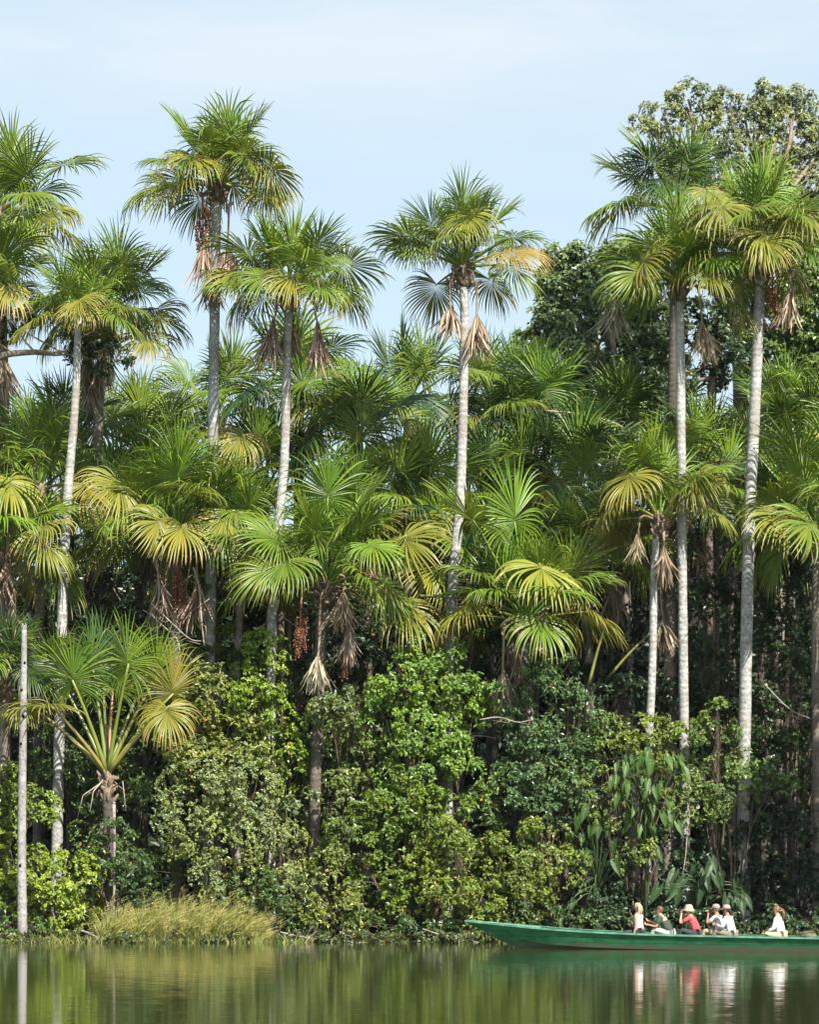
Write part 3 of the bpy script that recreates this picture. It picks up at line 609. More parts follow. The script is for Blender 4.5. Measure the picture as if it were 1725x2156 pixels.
# ------------------------------------------------------------------ shrubs, trees, grass
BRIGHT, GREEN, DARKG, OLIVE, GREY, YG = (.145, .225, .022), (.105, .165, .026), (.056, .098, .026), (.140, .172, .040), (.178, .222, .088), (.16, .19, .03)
def shrubs():
    shrub('tall bright green leafy bush climbing in a column under the pair of thin palm trunks', 83.2, [(545, 1380, 45, 50), (535, 1450, 55, 60), (570, 1520, 65, 60), (600, 1600, 45, 60), (545, 1580, 60, 60, .5)], BRIGHT, 201, 0.126, 3.)
    shrub('olive bush with a few orange leaves at the foot of the golden hanging fan', 83, [(445, 1470, 55, 55), (480, 1540, 60, 60), (400, 1560, 50, 50), (430, 1610, 70, 60)], OLIVE, 202, .20, 2.6, dying=1.2)
    shrub('big grey green rounded bush right behind the yellow reeds', 82.2, [(420, 1640, 90, 70), (520, 1660, 80, 80), (400, 1740, 70, 80), (500, 1770, 100, 80), (590, 1790, 60, 75), (480, 1860, 110, 55), (610, 1870, 50, 60)], GREY, 203, 0.113, 3.6, dying=.5, stem=.06)
    shrub('dark olive tree bush hugging the brown trunk with the pale broom', 83.6, [(730, 1520, 60, 70), (710, 1620, 60, 80), (770, 1590, 60, 70), (760, 1700, 60, 70), (700, 1730, 45, 60), (700, 1510, 40, 40, -1.6), (640, 1700, 30, 40, -1.6), (690, 1800, 40, 50, -1.8), (705, 1660, 30, 40, -1.7)], (0.101, 0.140, 0.045), 204, 0.153, 2.4)
    shrub('large vivid green tree bush under the lone palm, tallest of the shore bushes', 82.8, [(900, 1370, 55, 60), (850, 1440, 70, 60), (950, 1450, 70, 60), (830, 1510, 80, 65), (920, 1540, 90, 70), (1000, 1490, 50, 65), (880, 1610, 100, 70), (960, 1640, 70, 60)], (0.123, 0.213, 0.036), 205, 0.153, 2.7, stem=.07)
    shrub('glossy dark green tree bush under the palm that droops over dead sheaths', 83, [(1170, 1440, 70, 55), (1130, 1520, 60, 60), (1210, 1510, 65, 60), (1170, 1600, 90, 70), (1110, 1660, 70, 60), (1190, 1690, 70, 60)], (0.073, 0.134, 0.050), 206, 0.135, 2.9)
    shrub('wide yellow green bush overhanging the water in front of the boat bow', 81.4, [(960, 1790, 70, 60), (1040, 1820, 70, 55), (900, 1870, 60, 50), (1000, 1880, 80, 60), (1100, 1860, 60, 60), (1170, 1830, 50, 50), (980, 1940, 50, 30), (1140, 1780, 45, 45)], (.140, .195, .032), 207, 0.126, 3., dying=.8)
    shrub('mid green bush between the brown trunk and the yellow green bush', 82.4, [(830, 1690, 80, 70), (760, 1790, 70, 70), (850, 1790, 80, 70), (790, 1880, 70, 60), (870, 1920, 50, 40), (930, 1720, 60, 60)], GREEN, 208, 0.144, 2.6)
    shrub('light olive bush at the water line right of the yellow reeds', 81.2, [(690, 1880, 50, 45), (730, 1910, 45, 40), (650, 1930, 40, 30), (700, 1945, 50, 22)], (0.146, 0.179, 0.043), 209, 0.126, 3.)
    shrub('mid green bush on the bank left of the grey green bush, in shade', 83.4, [(280, 1790, 60, 60), (330, 1860, 60, 50), (190, 1770, 50, 60), (300, 1700, 50, 50), (210, 1700, 40, 60), (270, 1880, 50, 40)], DARKG, 210, 0.144, 2.6)
    shrub('fresh yellow green bush beside the foot of the dead post', 81.4, [(140, 1830, 55, 35), (120, 1880, 55, 40), (180, 1890, 50, 40), (150, 1930, 60, 35), (90, 1910, 40, 40)], (0.185, 0.252, 0.029), 211, 0.135, 3.2)
    shrub('green bush cut by the picture edge behind the dead post', 82.4, [(15, 1660, 55, 70), (70, 1690, 45, 60), (20, 1780, 60, 70), (60, 1860, 50, 60), (0, 1890, 50, 60), (-50, 1720, 60, 100)], (0.134, 0.190, 0.031), 212, 0.144, 2.8)
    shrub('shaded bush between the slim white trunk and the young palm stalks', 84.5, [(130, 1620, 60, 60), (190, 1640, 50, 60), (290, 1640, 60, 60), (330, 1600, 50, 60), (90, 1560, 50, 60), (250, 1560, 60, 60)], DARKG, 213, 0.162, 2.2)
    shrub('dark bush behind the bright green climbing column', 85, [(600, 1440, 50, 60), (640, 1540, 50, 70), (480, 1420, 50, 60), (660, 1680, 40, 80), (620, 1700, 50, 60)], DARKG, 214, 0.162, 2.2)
    shrub('yellow topped creeper bush crowning the elephant ear leaves', 82.8, [(1310, 1555, 50, 30), (1370, 1545, 50, 28), (1340, 1590, 60, 40), (1275, 1600, 35, 40), (1420, 1580, 35, 40), (1270, 1690, 30, 50, -.6), (1440, 1690, 30, 50, -.4), (1350, 1790, 40, 30, -.5)], (.145, .200, .034), 215, 0.117, 3.2, dying=.6)
    shrub('green bush at the foot of the thickest white trunk', 82.6, [(1500, 1590, 55, 50), (1540, 1660, 60, 60), (1480, 1680, 50, 50), (1590, 1650, 45, 50), (1520, 1530, 35, 40), (1630, 1640, 35, 35)], (.100, .155, .040), 216, 0.135, 2.6)
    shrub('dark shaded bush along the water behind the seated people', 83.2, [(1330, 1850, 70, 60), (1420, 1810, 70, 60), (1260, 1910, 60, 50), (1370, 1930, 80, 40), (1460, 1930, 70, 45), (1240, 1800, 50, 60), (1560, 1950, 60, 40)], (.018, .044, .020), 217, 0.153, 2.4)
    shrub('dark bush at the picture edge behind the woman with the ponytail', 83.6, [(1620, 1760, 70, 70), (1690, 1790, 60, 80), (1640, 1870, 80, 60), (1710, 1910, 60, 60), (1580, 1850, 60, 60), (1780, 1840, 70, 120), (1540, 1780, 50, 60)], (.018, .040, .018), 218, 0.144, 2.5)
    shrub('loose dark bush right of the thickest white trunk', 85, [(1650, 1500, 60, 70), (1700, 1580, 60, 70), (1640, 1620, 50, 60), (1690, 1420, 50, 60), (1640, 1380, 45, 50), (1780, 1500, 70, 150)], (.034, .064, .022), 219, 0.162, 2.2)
    shrub('dark leafy thicket between the straight white trunk and the thick one', 86.5, [(1500, 1420, 55, 60), (1510, 1320, 50, 60), (1470, 1240, 50, 60), (1530, 1500, 40, 60), (1500, 1160, 50, 55), (1540, 1230, 40, 60)], (.030, .060, .022), 220, 0.162, 2.2)  # back thickets: shade behind the trunks put into the leaf colour
    shrub('dark thicket behind the thin spotted trunk and elephant ears', 86, [(1310, 1480, 60, 60), (1260, 1570, 50, 70), (1400, 1480, 45, 70), (1290, 1680, 60, 80), (1220, 1700, 40, 60), (1460, 1560, 40, 60)], (.020, .042, .018), 221, 0.162, 2.)  # leaf colour near black in place of shade
    shrub('leafy vine thicket around the red fruit below the golden hanging fan', 85.5, [(400, 1270, 60, 60), (450, 1340, 60, 60), (380, 1360, 50, 60), (320, 1300, 40, 60), (440, 1240, 40, 40), (300, 1400, 60, 60), (400, 1440, 60, 60)], GREEN, 222, 0.153, 2.2, dying=.6)
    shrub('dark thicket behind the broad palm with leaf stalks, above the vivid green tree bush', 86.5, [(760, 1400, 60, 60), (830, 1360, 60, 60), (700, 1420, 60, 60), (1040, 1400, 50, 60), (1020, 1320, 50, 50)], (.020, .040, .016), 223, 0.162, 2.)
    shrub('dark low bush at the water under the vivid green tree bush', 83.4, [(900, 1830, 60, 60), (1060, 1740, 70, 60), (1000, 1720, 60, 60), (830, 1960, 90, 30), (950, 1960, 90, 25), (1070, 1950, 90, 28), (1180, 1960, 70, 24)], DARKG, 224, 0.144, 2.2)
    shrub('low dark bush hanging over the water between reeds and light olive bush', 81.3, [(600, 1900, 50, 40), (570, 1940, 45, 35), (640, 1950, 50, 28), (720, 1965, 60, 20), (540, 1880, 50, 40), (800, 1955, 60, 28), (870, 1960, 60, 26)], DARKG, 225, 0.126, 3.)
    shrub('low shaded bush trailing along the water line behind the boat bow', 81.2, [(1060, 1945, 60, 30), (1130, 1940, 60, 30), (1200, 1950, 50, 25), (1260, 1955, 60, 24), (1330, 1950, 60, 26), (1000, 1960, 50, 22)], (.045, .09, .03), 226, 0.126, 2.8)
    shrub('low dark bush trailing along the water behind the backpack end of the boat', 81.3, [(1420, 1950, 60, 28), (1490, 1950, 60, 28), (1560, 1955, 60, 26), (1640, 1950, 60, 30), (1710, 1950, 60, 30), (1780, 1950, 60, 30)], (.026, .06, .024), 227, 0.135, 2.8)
    shrub('low green bush with its feet in the water around the dead post', 81., [(5, 1940, 50, 28), (60, 1955, 45, 20), (-40, 1940, 50, 30)], (.08, .14, .03), 228, 0.117, 3.)
    shrub('shaded thicket deep behind the slim white trunk, above the young palm', 86.5, [(60, 1330, 60, 60), (130, 1400, 60, 70), (200, 1330, 60, 60), (270, 1380, 50, 60), (60, 1460, 60, 60), (190, 1470, 60, 60), (250, 1270, 60, 60), (130, 1250, 60, 60)], (.020, .042, .018), 229, 0.171, 2.2)  # the deep thickets here also carry shade in their leaf colour
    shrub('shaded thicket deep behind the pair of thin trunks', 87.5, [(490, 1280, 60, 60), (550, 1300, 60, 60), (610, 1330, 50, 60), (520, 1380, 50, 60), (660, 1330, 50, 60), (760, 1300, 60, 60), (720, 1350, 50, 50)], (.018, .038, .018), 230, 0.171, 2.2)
    shrub('shaded thicket deep behind the drooping palm and the green leaning stalks', 88.5, [(1010, 1250, 60, 60), (1080, 1380, 60, 70), (1160, 1380, 60, 70), (1230, 1400, 60, 60), (1290, 1330, 60, 60), (1180, 1290, 60, 50), (1340, 1420, 50, 60)], (.016, .034, .016), 231, 0.171, 2.)  # leaves darkened to stand for the shade under the palms
    shrub('tall dark thicket at the picture edge under the arching palm', 87, [(1610, 1250, 60, 70), (1680, 1280, 60, 70), (1730, 1380, 60, 80), (1590, 1350, 50, 60), (1640, 1180, 50, 60), (1780, 1280, 60, 100), (1700, 1200, 50, 60), (1600, 1450, 50, 60)], (.024, .050, .02), 232, 0.171, 2.3)  # shade under the crowns tinted into these leaves
    shrub('small dark bush round the foot of the young palm', 81.7, [(215, 1800, 40, 45), (260, 1830, 40, 45), (235, 1760, 30, 40), (200, 1850, 35, 30), (285, 1870, 40, 35)], (.050, .090, .028), 233, 0.135, 2.6)
    # big trees
    tree('tall airy olive rainforest tree topping the far end of the row', 104, [(1550, 1700), (1560, 900), (1555, 640), (1600, 420)], (42, 22), [(1450, 210, 34, 22), (1400, 250, 42, 22), (1365, 270, 30, 14), (1480, 250, 44, 26), (1530, 225, 34, 24), (1570, 255, 44, 28), (1620, 215, 36, 26), (1670, 215, 34, 28), (1650, 260, 46, 28), (1700, 290, 40, 26), (1500, 300, 44, 22), (1560, 315, 50, 22), (1630, 320, 46, 24), (1420, 300, 34, 16), (1690, 345, 44, 26), (1740, 300, 50, 40), (1600, 370, 44, 26), (1660, 400, 44, 30), (1720, 400, 40, 36), (1490, 370, 30, 26), (1540, 400, 36, 28), (1590, 430, 36, 26), (1460, 340, 30, 18)], (.190, .225, .110), 301, .15, 5., rc=(.28, .5), tcol=(1.2, 1.1, 1))
    tree('rounded dark green rainforest tree with sky at its edge, beside the lone palm', 99, [(1330, 1700), (1300, 1000), (1270, 760)], (40, 24), [(1200, 555, 40, 30), (1250, 535, 40, 28), (1300, 560, 40, 34), (1170, 610, 36, 32), (1230, 610, 44, 34), (1290, 630, 46, 36), (1165, 665, 34, 26), (1215, 680, 46, 32), (1280, 700, 50, 34), (1340, 660, 44, 40), (1130, 722, 40, 18), (1190, 735, 50, 24), (1260, 760, 60, 28), (1340, 740, 50, 34), (1380, 690, 40, 40), (1340, 590, 40, 40), (1400, 760, 40, 30), (1110, 745, 26, 12)], (.140, .200, .100), 302, .20, 5.5, rc=(.28, .5))
    tree('dense mid green rainforest tree behind the red fruit bunch', 101, [(1650, 1700), (1640, 1100), (1640, 800)], (44, 28), [(1650, 600, 70, 70), (1710, 560, 60, 70), (1690, 680, 70, 70), (1620, 700, 60, 60), (1730, 760, 60, 70), (1550, 590, 50, 60), (1640, 780, 60, 50), (1790, 640, 80, 110)], (.095, .155, .036), 303, .20, 4., rc=(.3, .55))
    tree('shaded rainforest tree showing pale limbs between the two tallest white trunks', 97, [(1495, 1700), (1492, 1000), (1510, 760), (1560, 640)], (24, 16), [(1420, 700, 60, 50), (1490, 680, 50, 50), (1530, 730, 50, 50), (1460, 780, 60, 40), (1540, 640, 45, 45), (1390, 800, 60, 36)], (.040, .072, .028), 304, .22, 1.6, rc=(.35, .7), tcol=(.9, .85, .78))
    tree('leafy tree reaching a bare grey limb in from the picture edge under the palm crowns', 85.5, [(-150, 1700), (-140, 1000), (-110, 830), (-20, 758), (60, 742), (130, 745), (190, 730)], (26, 7), [(60, 640, 40, 28), (40, 690, 35, 30), (150, 660, 45, 30), (180, 735, 40, 40), (220, 760, 36, 32), (140, 740, 36, 26), (215, 690, 40, 40), (260, 735, 20, 26), (-100, 700, 70, 90)], (.036, .062, .026), 305, .15, 2.2, rc=(.25, .5), tcol=(1.5, 1.5, 1.5))
    tree('wide leaning rainforest tree on the bank beyond the picture edge, shading the water side thicket', 79.6, [(2030, 1900), (2010, 1500), (1960, 1250)], (50, 30), [(1990, 1230, 150, 110, -2.2), (1900, 1330, 90, 80, -2.4), (2080, 1330, 110, 90, -1.8), (1960, 1430, 90, 70, -2.6), (2010, 1110, 120, 80, -1.5)], (.05, .10, .03), 306, .26, 1.5, rc=(.4, .8), group='broad-leaved trees behind the palms')
    # trunks without a visible crown, deep in the wood
    for x, y0, y1, w, d, lab in ((1492, 1060, 1700, 21, 90, 'brown shaded trunk standing right of the straight white trunk'), (1535, 1040, 1700, 20, 91, 'dark trunk with a pale scar left of the thickest white trunk'), (590, 1200, 1600, 17, 84.6, 'thin brown spotted trunk beside the thin grey palm trunk'),
                                 (608, 1240, 1600, 14, 85.5, 'dark thin trunk, rightmost of the three close together'), (1188, 1270, 1600, 22, 90, 'pale ringed trunk deep in the shade of the drooping palm'), (1665, 1180, 1700, 20, 89, 'reddish brown trunk in the shade near the picture edge'), (498, 1230, 1600, 16, 87, 'dark straight trunk in the shade left of the bright green climbing column'), (1258, 1290, 1600, 18, 91, 'rusty brown trunk in the dark between the leaning stalks')):
        a, b = W(x, y0, d), W(x + 4, y1, d); b[2] = ground_z(d) - .1; mb = MB()
        mb.tube([p - b for p in spline([a, (a + b) / 2 + np.array([.06, 0, 0]), b], 24)], list(np.linspace(w * .8, w, 24) * d / F / 2), 12)
        tag(obj('bare_tree', mb.me('bare_tree', [TRUNK]), None, b, (.42, .35, .30, 1)), lab, 'tree', 'shaded bare trunks')

def heart_leaf(r, mb, p, out, l, down):
    """a big arrow shaped leaf blade hanging from its stalk end"""
    ax = nrm(np.array([out[0] * .5 + r.normal(0, .35), out[1] * .5 - .15 + r.normal(0, .3), -down])); sd = nrm(np.cross(ax, [out[0] * .3 + r.normal(.1, .55), -1, .5 + r.normal(0, .2)])); nn = np.cross(sd, ax)
    prof = [(-.42, .10), (-.30, .22), (-.05, .30), (.22, .31), (.50, .26), (.80, .17), (1.08, .07), (1.28, .0)]
    v = []; f = []
    for t, w in prof:
        c = p + ax * (t if t > -.02 else -.0) * l + nn * (-.10 * t * t * l)
        for k, s in enumerate((-1, -.5, 0, .5, 1)):
            q = c + sd * s * w * l + nn * (abs(s) * .42 * w * l + .05 * l * math.sin(9 * t + s)); 
            if t < 0: q = q + ax * t * l * (abs(s))
            v.append(q)
    for j in range(len(prof) - 1):
        for k in range(4): f.append((j * 5 + k, j * 5 + k + 1, j * 5 + k + 6, j * 5 + k + 5))
    mb.add(v, f, 0)

def elephant_ears():
    m, nt, out = mat('big_leaf'); oi = N(nt, 'ObjectInfo'); n = N(nt, 'TexNoise', Scale=2.5)
    c = MIX(nt, n.outputs[0], MIX(nt, 1., oi.outputs['Color'], (.7, .75, .8, 1), 'MULTIPLY'), MIX(nt, 1., oi.outputs['Color'], (1.3, 1.25, 1.1, 1), 'MULTIPLY')); leaf_shader(nt, out, c, .45, .22, .3)
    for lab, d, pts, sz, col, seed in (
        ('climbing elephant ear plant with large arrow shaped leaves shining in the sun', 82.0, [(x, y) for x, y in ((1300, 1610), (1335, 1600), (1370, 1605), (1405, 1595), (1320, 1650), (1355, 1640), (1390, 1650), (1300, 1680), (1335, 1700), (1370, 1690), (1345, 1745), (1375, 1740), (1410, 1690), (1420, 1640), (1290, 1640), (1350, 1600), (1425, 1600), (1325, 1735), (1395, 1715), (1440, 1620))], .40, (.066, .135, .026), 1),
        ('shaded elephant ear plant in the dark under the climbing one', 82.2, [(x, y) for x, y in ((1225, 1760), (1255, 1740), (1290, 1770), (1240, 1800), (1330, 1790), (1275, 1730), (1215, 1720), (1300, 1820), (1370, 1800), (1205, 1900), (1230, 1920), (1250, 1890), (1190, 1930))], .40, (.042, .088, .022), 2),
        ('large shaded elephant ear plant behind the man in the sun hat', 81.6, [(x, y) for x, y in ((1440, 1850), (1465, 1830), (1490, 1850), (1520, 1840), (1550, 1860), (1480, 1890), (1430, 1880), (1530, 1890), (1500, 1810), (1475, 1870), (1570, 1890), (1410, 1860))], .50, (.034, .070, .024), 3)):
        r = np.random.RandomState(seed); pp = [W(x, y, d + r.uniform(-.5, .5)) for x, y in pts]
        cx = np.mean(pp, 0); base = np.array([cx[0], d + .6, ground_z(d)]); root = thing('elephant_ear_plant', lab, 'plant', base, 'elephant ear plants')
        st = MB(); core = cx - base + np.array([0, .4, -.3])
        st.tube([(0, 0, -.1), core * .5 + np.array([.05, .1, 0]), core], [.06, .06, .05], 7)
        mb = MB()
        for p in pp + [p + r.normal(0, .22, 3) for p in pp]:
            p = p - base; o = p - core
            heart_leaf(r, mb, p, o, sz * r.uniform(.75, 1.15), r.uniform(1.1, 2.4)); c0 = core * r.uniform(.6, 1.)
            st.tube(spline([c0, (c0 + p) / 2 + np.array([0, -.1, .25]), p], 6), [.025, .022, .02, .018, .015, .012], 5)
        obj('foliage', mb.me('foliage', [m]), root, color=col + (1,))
        obj('stem', st.me('stem', [PET]), root, color=(.05, .085, .03, 1))

def reeds():
    r = np.random.RandomState(8); V = []; Fc = []; A = []; C = []
    def blade(p, d, L_, w, droop, vv, n=6):
        b = len(V); sd = nrm(np.cross(d, r.normal(0, 1, 3)))
        for j in range(n):
            s = j / (n - 1)
            if j: d_ = nrm(d + np.array([droop[0], droop[1], -.25]) * s * 1.6); p = p + d_ * L_ / (n - 1)
            ww = w * (1 - s ** 1.5) + .0012
            V.extend([p - sd * ww, p + sd * ww]); A.extend([vv] * 2); C.extend([s] * 2)
        for j in range(n - 1): o = b + 2 * j; Fc.append((o, o + 1, o + 3, o + 2))
        return p
    for i in range(6500):
        u = r.rand(); px = 200 + 355 * u; env = (.72 + .62 * math.sin(PI * (u * .9 + .05)) ** .8) * min(1, (1.02 - u) * 14)
        d0 = 80.3 + 1.3 * r.rand(); base = W(px, 1980, d0); base[2] = ground_z(d0) - .05
        L_ = env * r.uniform(.45, 1.3) * (1 + .18 * math.sin(px * .09) + .14 * math.sin(px * .23 + 1)); dr = (r.normal(.35, .45), r.normal(-.1, .4))
        tip = blade(base, nrm([r.normal(.05, .2), r.normal(0, .2), 1]), L_, r.choice([.006, .009, .02]), dr, r.rand())
        if i % 5 == 0:     # feathery seed head
            for k in range(5): blade(tip - np.array([0, 0, .04 * k]), nrm([r.normal(.4, .5), r.normal(0, .5), .7]), r.uniform(.15, .34), .005, (.5, 0), .85 + .15 * r.rand(), 4)
    for i in range(3200):   # short fringe on the whole waterline
        px = r.uniform(-60, 1780); d0 = 79.7 + .9 * r.rand(); base = W(px, 1980, d0); base[2] = max(-.02, ground_z(d0) - .03)
        if px > 660 and r.rand() < .985: continue
        blade(base, nrm([r.normal(0, .35), r.normal(0, .3), 1]), r.uniform(.15, .45), .008, (r.normal(0, .4), 0), r.rand(), 4)
    m, nt, out = mat('reed'); v = N(nt, 'Attribute', attribute_name='v'); c = N(nt, 'Attribute', attribute_name='c')
    col = MIX(nt, MAP(nt, v.outputs['Fac'], .1, .9), (.10, .20, .03, 1), (.50, .46, .18, 1)); leaf_shader(nt, out, col, .55, .3, .3)
    o = obj('reeds', mesh('reeds', V, np.array(Fc), [m], None, {'v': A, 'c': C}, True)); o['kind'] = 'stuff'; o['label'] = 'tall feathery yellow green reeds at the edge of the lake'; o['category'] = 'reeds'

def lianas():
    r = random.Random(3)
    for lab, d, pts, w in (('grey twisted liana hanging below the golden brown fan', 83.6, [(330, 1180), (335, 1260), (318, 1290), (345, 1320), (375, 1350), (380, 1420)], 5), ('thin pale liana curving across the dark by the fruit vines', 83.4, [(318, 1270), (360, 1310), (400, 1345), (430, 1350)], 3.5),
                           ('pale hanging leaf stalk beside the red fruit, below the golden brown fan', 83.4, [(408, 1195), (420, 1240), (424, 1300), (430, 1360)], 6), ('thin dark vine stretching between trunk and pale broom', 83.8, [(450, 1270), (520, 1262), (580, 1290), (640, 1330)], 2),
                           ('pale bare branch in front of the shaded thicket at the picture edge', 83.4, [(1610, 1440), (1660, 1490), (1700, 1510), (1735, 1520)], 3), ('pale crooked twig over the vivid green tree bush', 82.0, [(1010, 1515), (1050, 1510), (1090, 1520), (1120, 1515)], 3),
                           ('thin vine hanging beside the elephant ear plant', 82.2, [(1450, 1640), (1448, 1720), (1444, 1800), (1430, 1880)], 3.5), ('bleached fallen twig at the water beside the dead post', 80.2, [(160, 1955), (190, 1965), (220, 1982), (240, 1990)], 4),
                           ('thin pale roots and twigs dipping into the water under the bush by the bow', 80.4, [(890, 1955), (930, 1968), (960, 1972), (1010, 1984)], 3), ('dark fallen branch lying along the water line right of the reeds', 80.3, [(590, 1962), (650, 1974), (720, 1980), (790, 1986)], 4), ('short bent twig poking out of the water right of the reeds', 80.0, [(640, 1990), (652, 1972), (668, 1960)], 2.5), ('long pale bare branch lying over the palm crowns under the dark tree', 93, [(1150, 865), (1220, 872), (1290, 890), (1350, 920)], 4)):
        P = [W(x, y, d + r.gauss(0, .1)) for x, y in pts]; base = P[0]; mb = MB()
        path = spline([p - base for p in P], 18); k = d / F / 2
        mb.tube(path, [w * k * (1 - .4 * t) for t in np.linspace(0, 1, 18)], 6)
        for j in (5, 9, 13):
            q = path[j]; mb.tube([q, q + np.array([r.gauss(0, .2), r.gauss(0, .1), r.gauss(0, .2)]), q + np.array([r.gauss(0, .4), r.gauss(0, .2), r.gauss(0, .3)])], [w * k * .5, w * k * .35, .004], 4)
        tag(obj('liana' if 'liana' in lab or 'vine' in lab else 'bare_branch', mb.me('liana', [TWIG]), None, base), lab, 'branch')

# ------------------------------------------------------------------ boat and people
BO = np.array([3.04, 74.3, 0.]) + .50 * np.array([.430, .903, 0]); BU = np.array([.9029, -.4299, 0]); BN = np.array([.4299, .9029, 0]); BROT = math.atan2(-.4299, .9029)
def on_boat(px, s):
    k = (px - CX) / F
    t = (k * (BO[1] + BN[1] * s) - BO[0] - BN[0] * s) / (BU[0] - k * BU[1]); return t
def bw(t, s, z): return BO + BU * t + BN * s + np.array([0, 0, z])
ST = np.array([-1.68, -1.12, -.55, 0., .6, 1.4, 2.5, 4, 6, 8, 10, 12, 13.6])
BM = np.array([.09, .20, .31, .41, .50, .57, .62, .66, .68, .68, .66, .62, .56])
GZ = np.array([.80, .755, .712, .67, .625, .57, .515, .465, .435, .415, .40, .395, .40])
CB = np.array([.03, .10, .18, .26, .34, .42, .48, .52, .54, .54, .52, .48, .42])
CZ = np.array([.745, .60, .43, .29, .19, .11, .05, .02, .00, -.01, -.01, 0, .0])
KZ = np.array([.735, .50, .24, .0, -.07, -.10, -.12, -.13, -.13, -.13, -.13, -.12, -.1])
def boat():
    m, nt, out = mat('green_paint'); tc = N(nt, 'TexCoord'); sx = N(nt, 'SeparateXYZ'); L(nt, tc.outputs['Object'], sx.inputs[0])
    mp = N(nt, 'Mapping'); mp.inputs['Scale'].default_value = (1, 3, 2.5); L(nt, tc.outputs['Object'], mp.inputs[0])
    n = N(nt, 'TexNoise', Scale=2.5, Detail=6.); L(nt, mp.outputs[0], n.inputs[0]); n2 = N(nt, 'TexNoise', Scale=9., Detail=5.); L(nt, mp.outputs[0], n2.inputs[0])
    c = MIX(nt, MAP(nt, n.outputs[0], .35, .65), (.016, .135, .050, 1), (.038, .205, .088, 1))
    c = MIX(nt, MATH(nt, 'MULTIPLY', MAP(nt, n2.outputs[0], .58, .68), .5), c, (.16, .28, .20, 1))
    seam = MATH(nt, 'ABSOLUTE', MATH(nt, 'SUBTRACT', MATH(nt, 'FRACT', MATH(nt, 'MULTIPLY_ADD', sx.outputs[2], 6.2, .35)), .5))
    c = MIX(nt, MATH(nt, 'MULTIPLY', MATH(nt, 'LESS_THAN', seam, .045), .6), c, (.004, .035, .018, 1))
    mp2 = N(nt, 'Mapping'); mp2.inputs['Scale'].default_value = (.8, 1, 9); mp2.inputs['Rotation'].default_value = (0, .5, 0); L(nt, tc.outputs['Object'], mp2.inputs[0])
    n3 = N(nt, 'TexNoise', Scale=5., Detail=6.); L(nt, mp2.outputs[0], n3.inputs[0])
    c = MIX(nt, MATH(nt, 'MULTIPLY', MAP(nt, n3.outputs[0], .60, .72), .6), c, (.22, .30, .24, 1))
    hz = MATH(nt, 'ADD', sx.outputs[2], MATH(nt, 'MULTIPLY_ADD', n.outputs[0], .30, -.15))
    low = MATH(nt, 'MULTIPLY', MAP(nt, hz, .20, .10), .75)
    c = MIX(nt, low, c, (.13, .12, .085, 1))
    p = N(nt, 'BsdfPrincipled', Roughness=.42); L(nt, c, p.inputs[0]); L(nt, p.outputs[0], out.inputs[0])
    rail = m_plain('rail_paint', (.14, .33, .22), .5, .3, 4.); wood = m_plain('plank', (.22, .19, .14), .8, .3, 5.)
    root = thing('river_boat', 'long narrow green wooden river boat with a raked bow, carrying the seated people', 'boat', BO); root.rotation_euler[2] = BROT
    n_ = len(ST); V = []; Fc = []
    for i in range(n_):
        t, b, g, cb, cz, k = ST[i], BM[i], GZ[i], CB[i], CZ[i], KZ[i]; kb = cb * .45
        fl = max(k + .03, min(.06, g - .1))
        V += [(t, -b, g), (t, -cb, cz), (t, -kb, k), (t, kb, k), (t, cb, cz), (t, b, g), (t, b - .04, g), (t, max(.01, cb - .03), max(cz, fl + .01)), (t, max(.005, kb - .01), fl), (t, -max(.005, kb - .01), fl), (t, -max(.01, cb - .03), max(cz, fl + .01)), (t, -b + .04, g)]
    for i in range(n_ - 1):
        for k in range(12): Fc.append((i * 12 + k, i * 12 + (k + 1) % 12, (i + 1) * 12 + (k + 1) % 12, (i + 1) * 12 + k))
    for i in (0, n_ - 1): Fc += [(i * 12 + 0, i * 12 + 1, i * 12 + 10, i * 12 + 11), (i * 12 + 1, i * 12 + 2, i * 12 + 9, i * 12 + 10), (i * 12 + 2, i * 12 + 3, i * 12 + 8, i * 12 + 9), (i * 12 + 3, i * 12 + 4, i * 12 + 7, i * 12 + 8), (i * 12 + 4, i * 12 + 5, i * 12 + 6, i * 12 + 7)]
    obj('hull', mesh('hull', V, Fc, [m], None, None, False), root)
    def strip(s):
        mb = MB(); v = []
        for i in range(n_):
            t, b, g = ST[i], BM[i], GZ[i]
            v += [(t, s * (b + .022), g - .035), (t, s * (b + .022), g + .018), (t, s * (b - .062), g + .018), (t, s * (b - .062), g + .002)]
        f = [(i * 4 + k, i * 4 + (k + 1) % 4, i * 4 + 4 + (k + 1) % 4, i * 4 + 4 + k) for i in range(n_ - 1) for k in range(4)] + [(0, 1, 2, 3), (n_ * 4 - 4, n_ * 4 - 3, n_ * 4 - 2, n_ * 4 - 1)]
        mb.add(v, f); return mb.me('gunwale', [rail], False)
    obj('gunwale', strip(-1), root); obj('gunwale', strip(1), root)
    v = []; f = []
    for i in range(5):
        t, b, g = ST[i], BM[i] - .03, GZ[i]; v += [(t - (.06 if i == 0 else 0), -b, g + .004), (t - (.06 if i == 0 else 0), b, g + .004), (t, b, g - .05), (t, -b, g - .05)]
    for i in range(4):
        for k in range(4): f.append((i * 4 + k, i * 4 + (k + 1) % 4, i * 4 + 4 + (k + 1) % 4, i * 4 + 4 + k))
    f += [(0, 1, 2, 3), (16, 17, 18, 19)]
    obj('bow_deck', mesh('bow_deck', v, f, [rail], None, None, False), root)
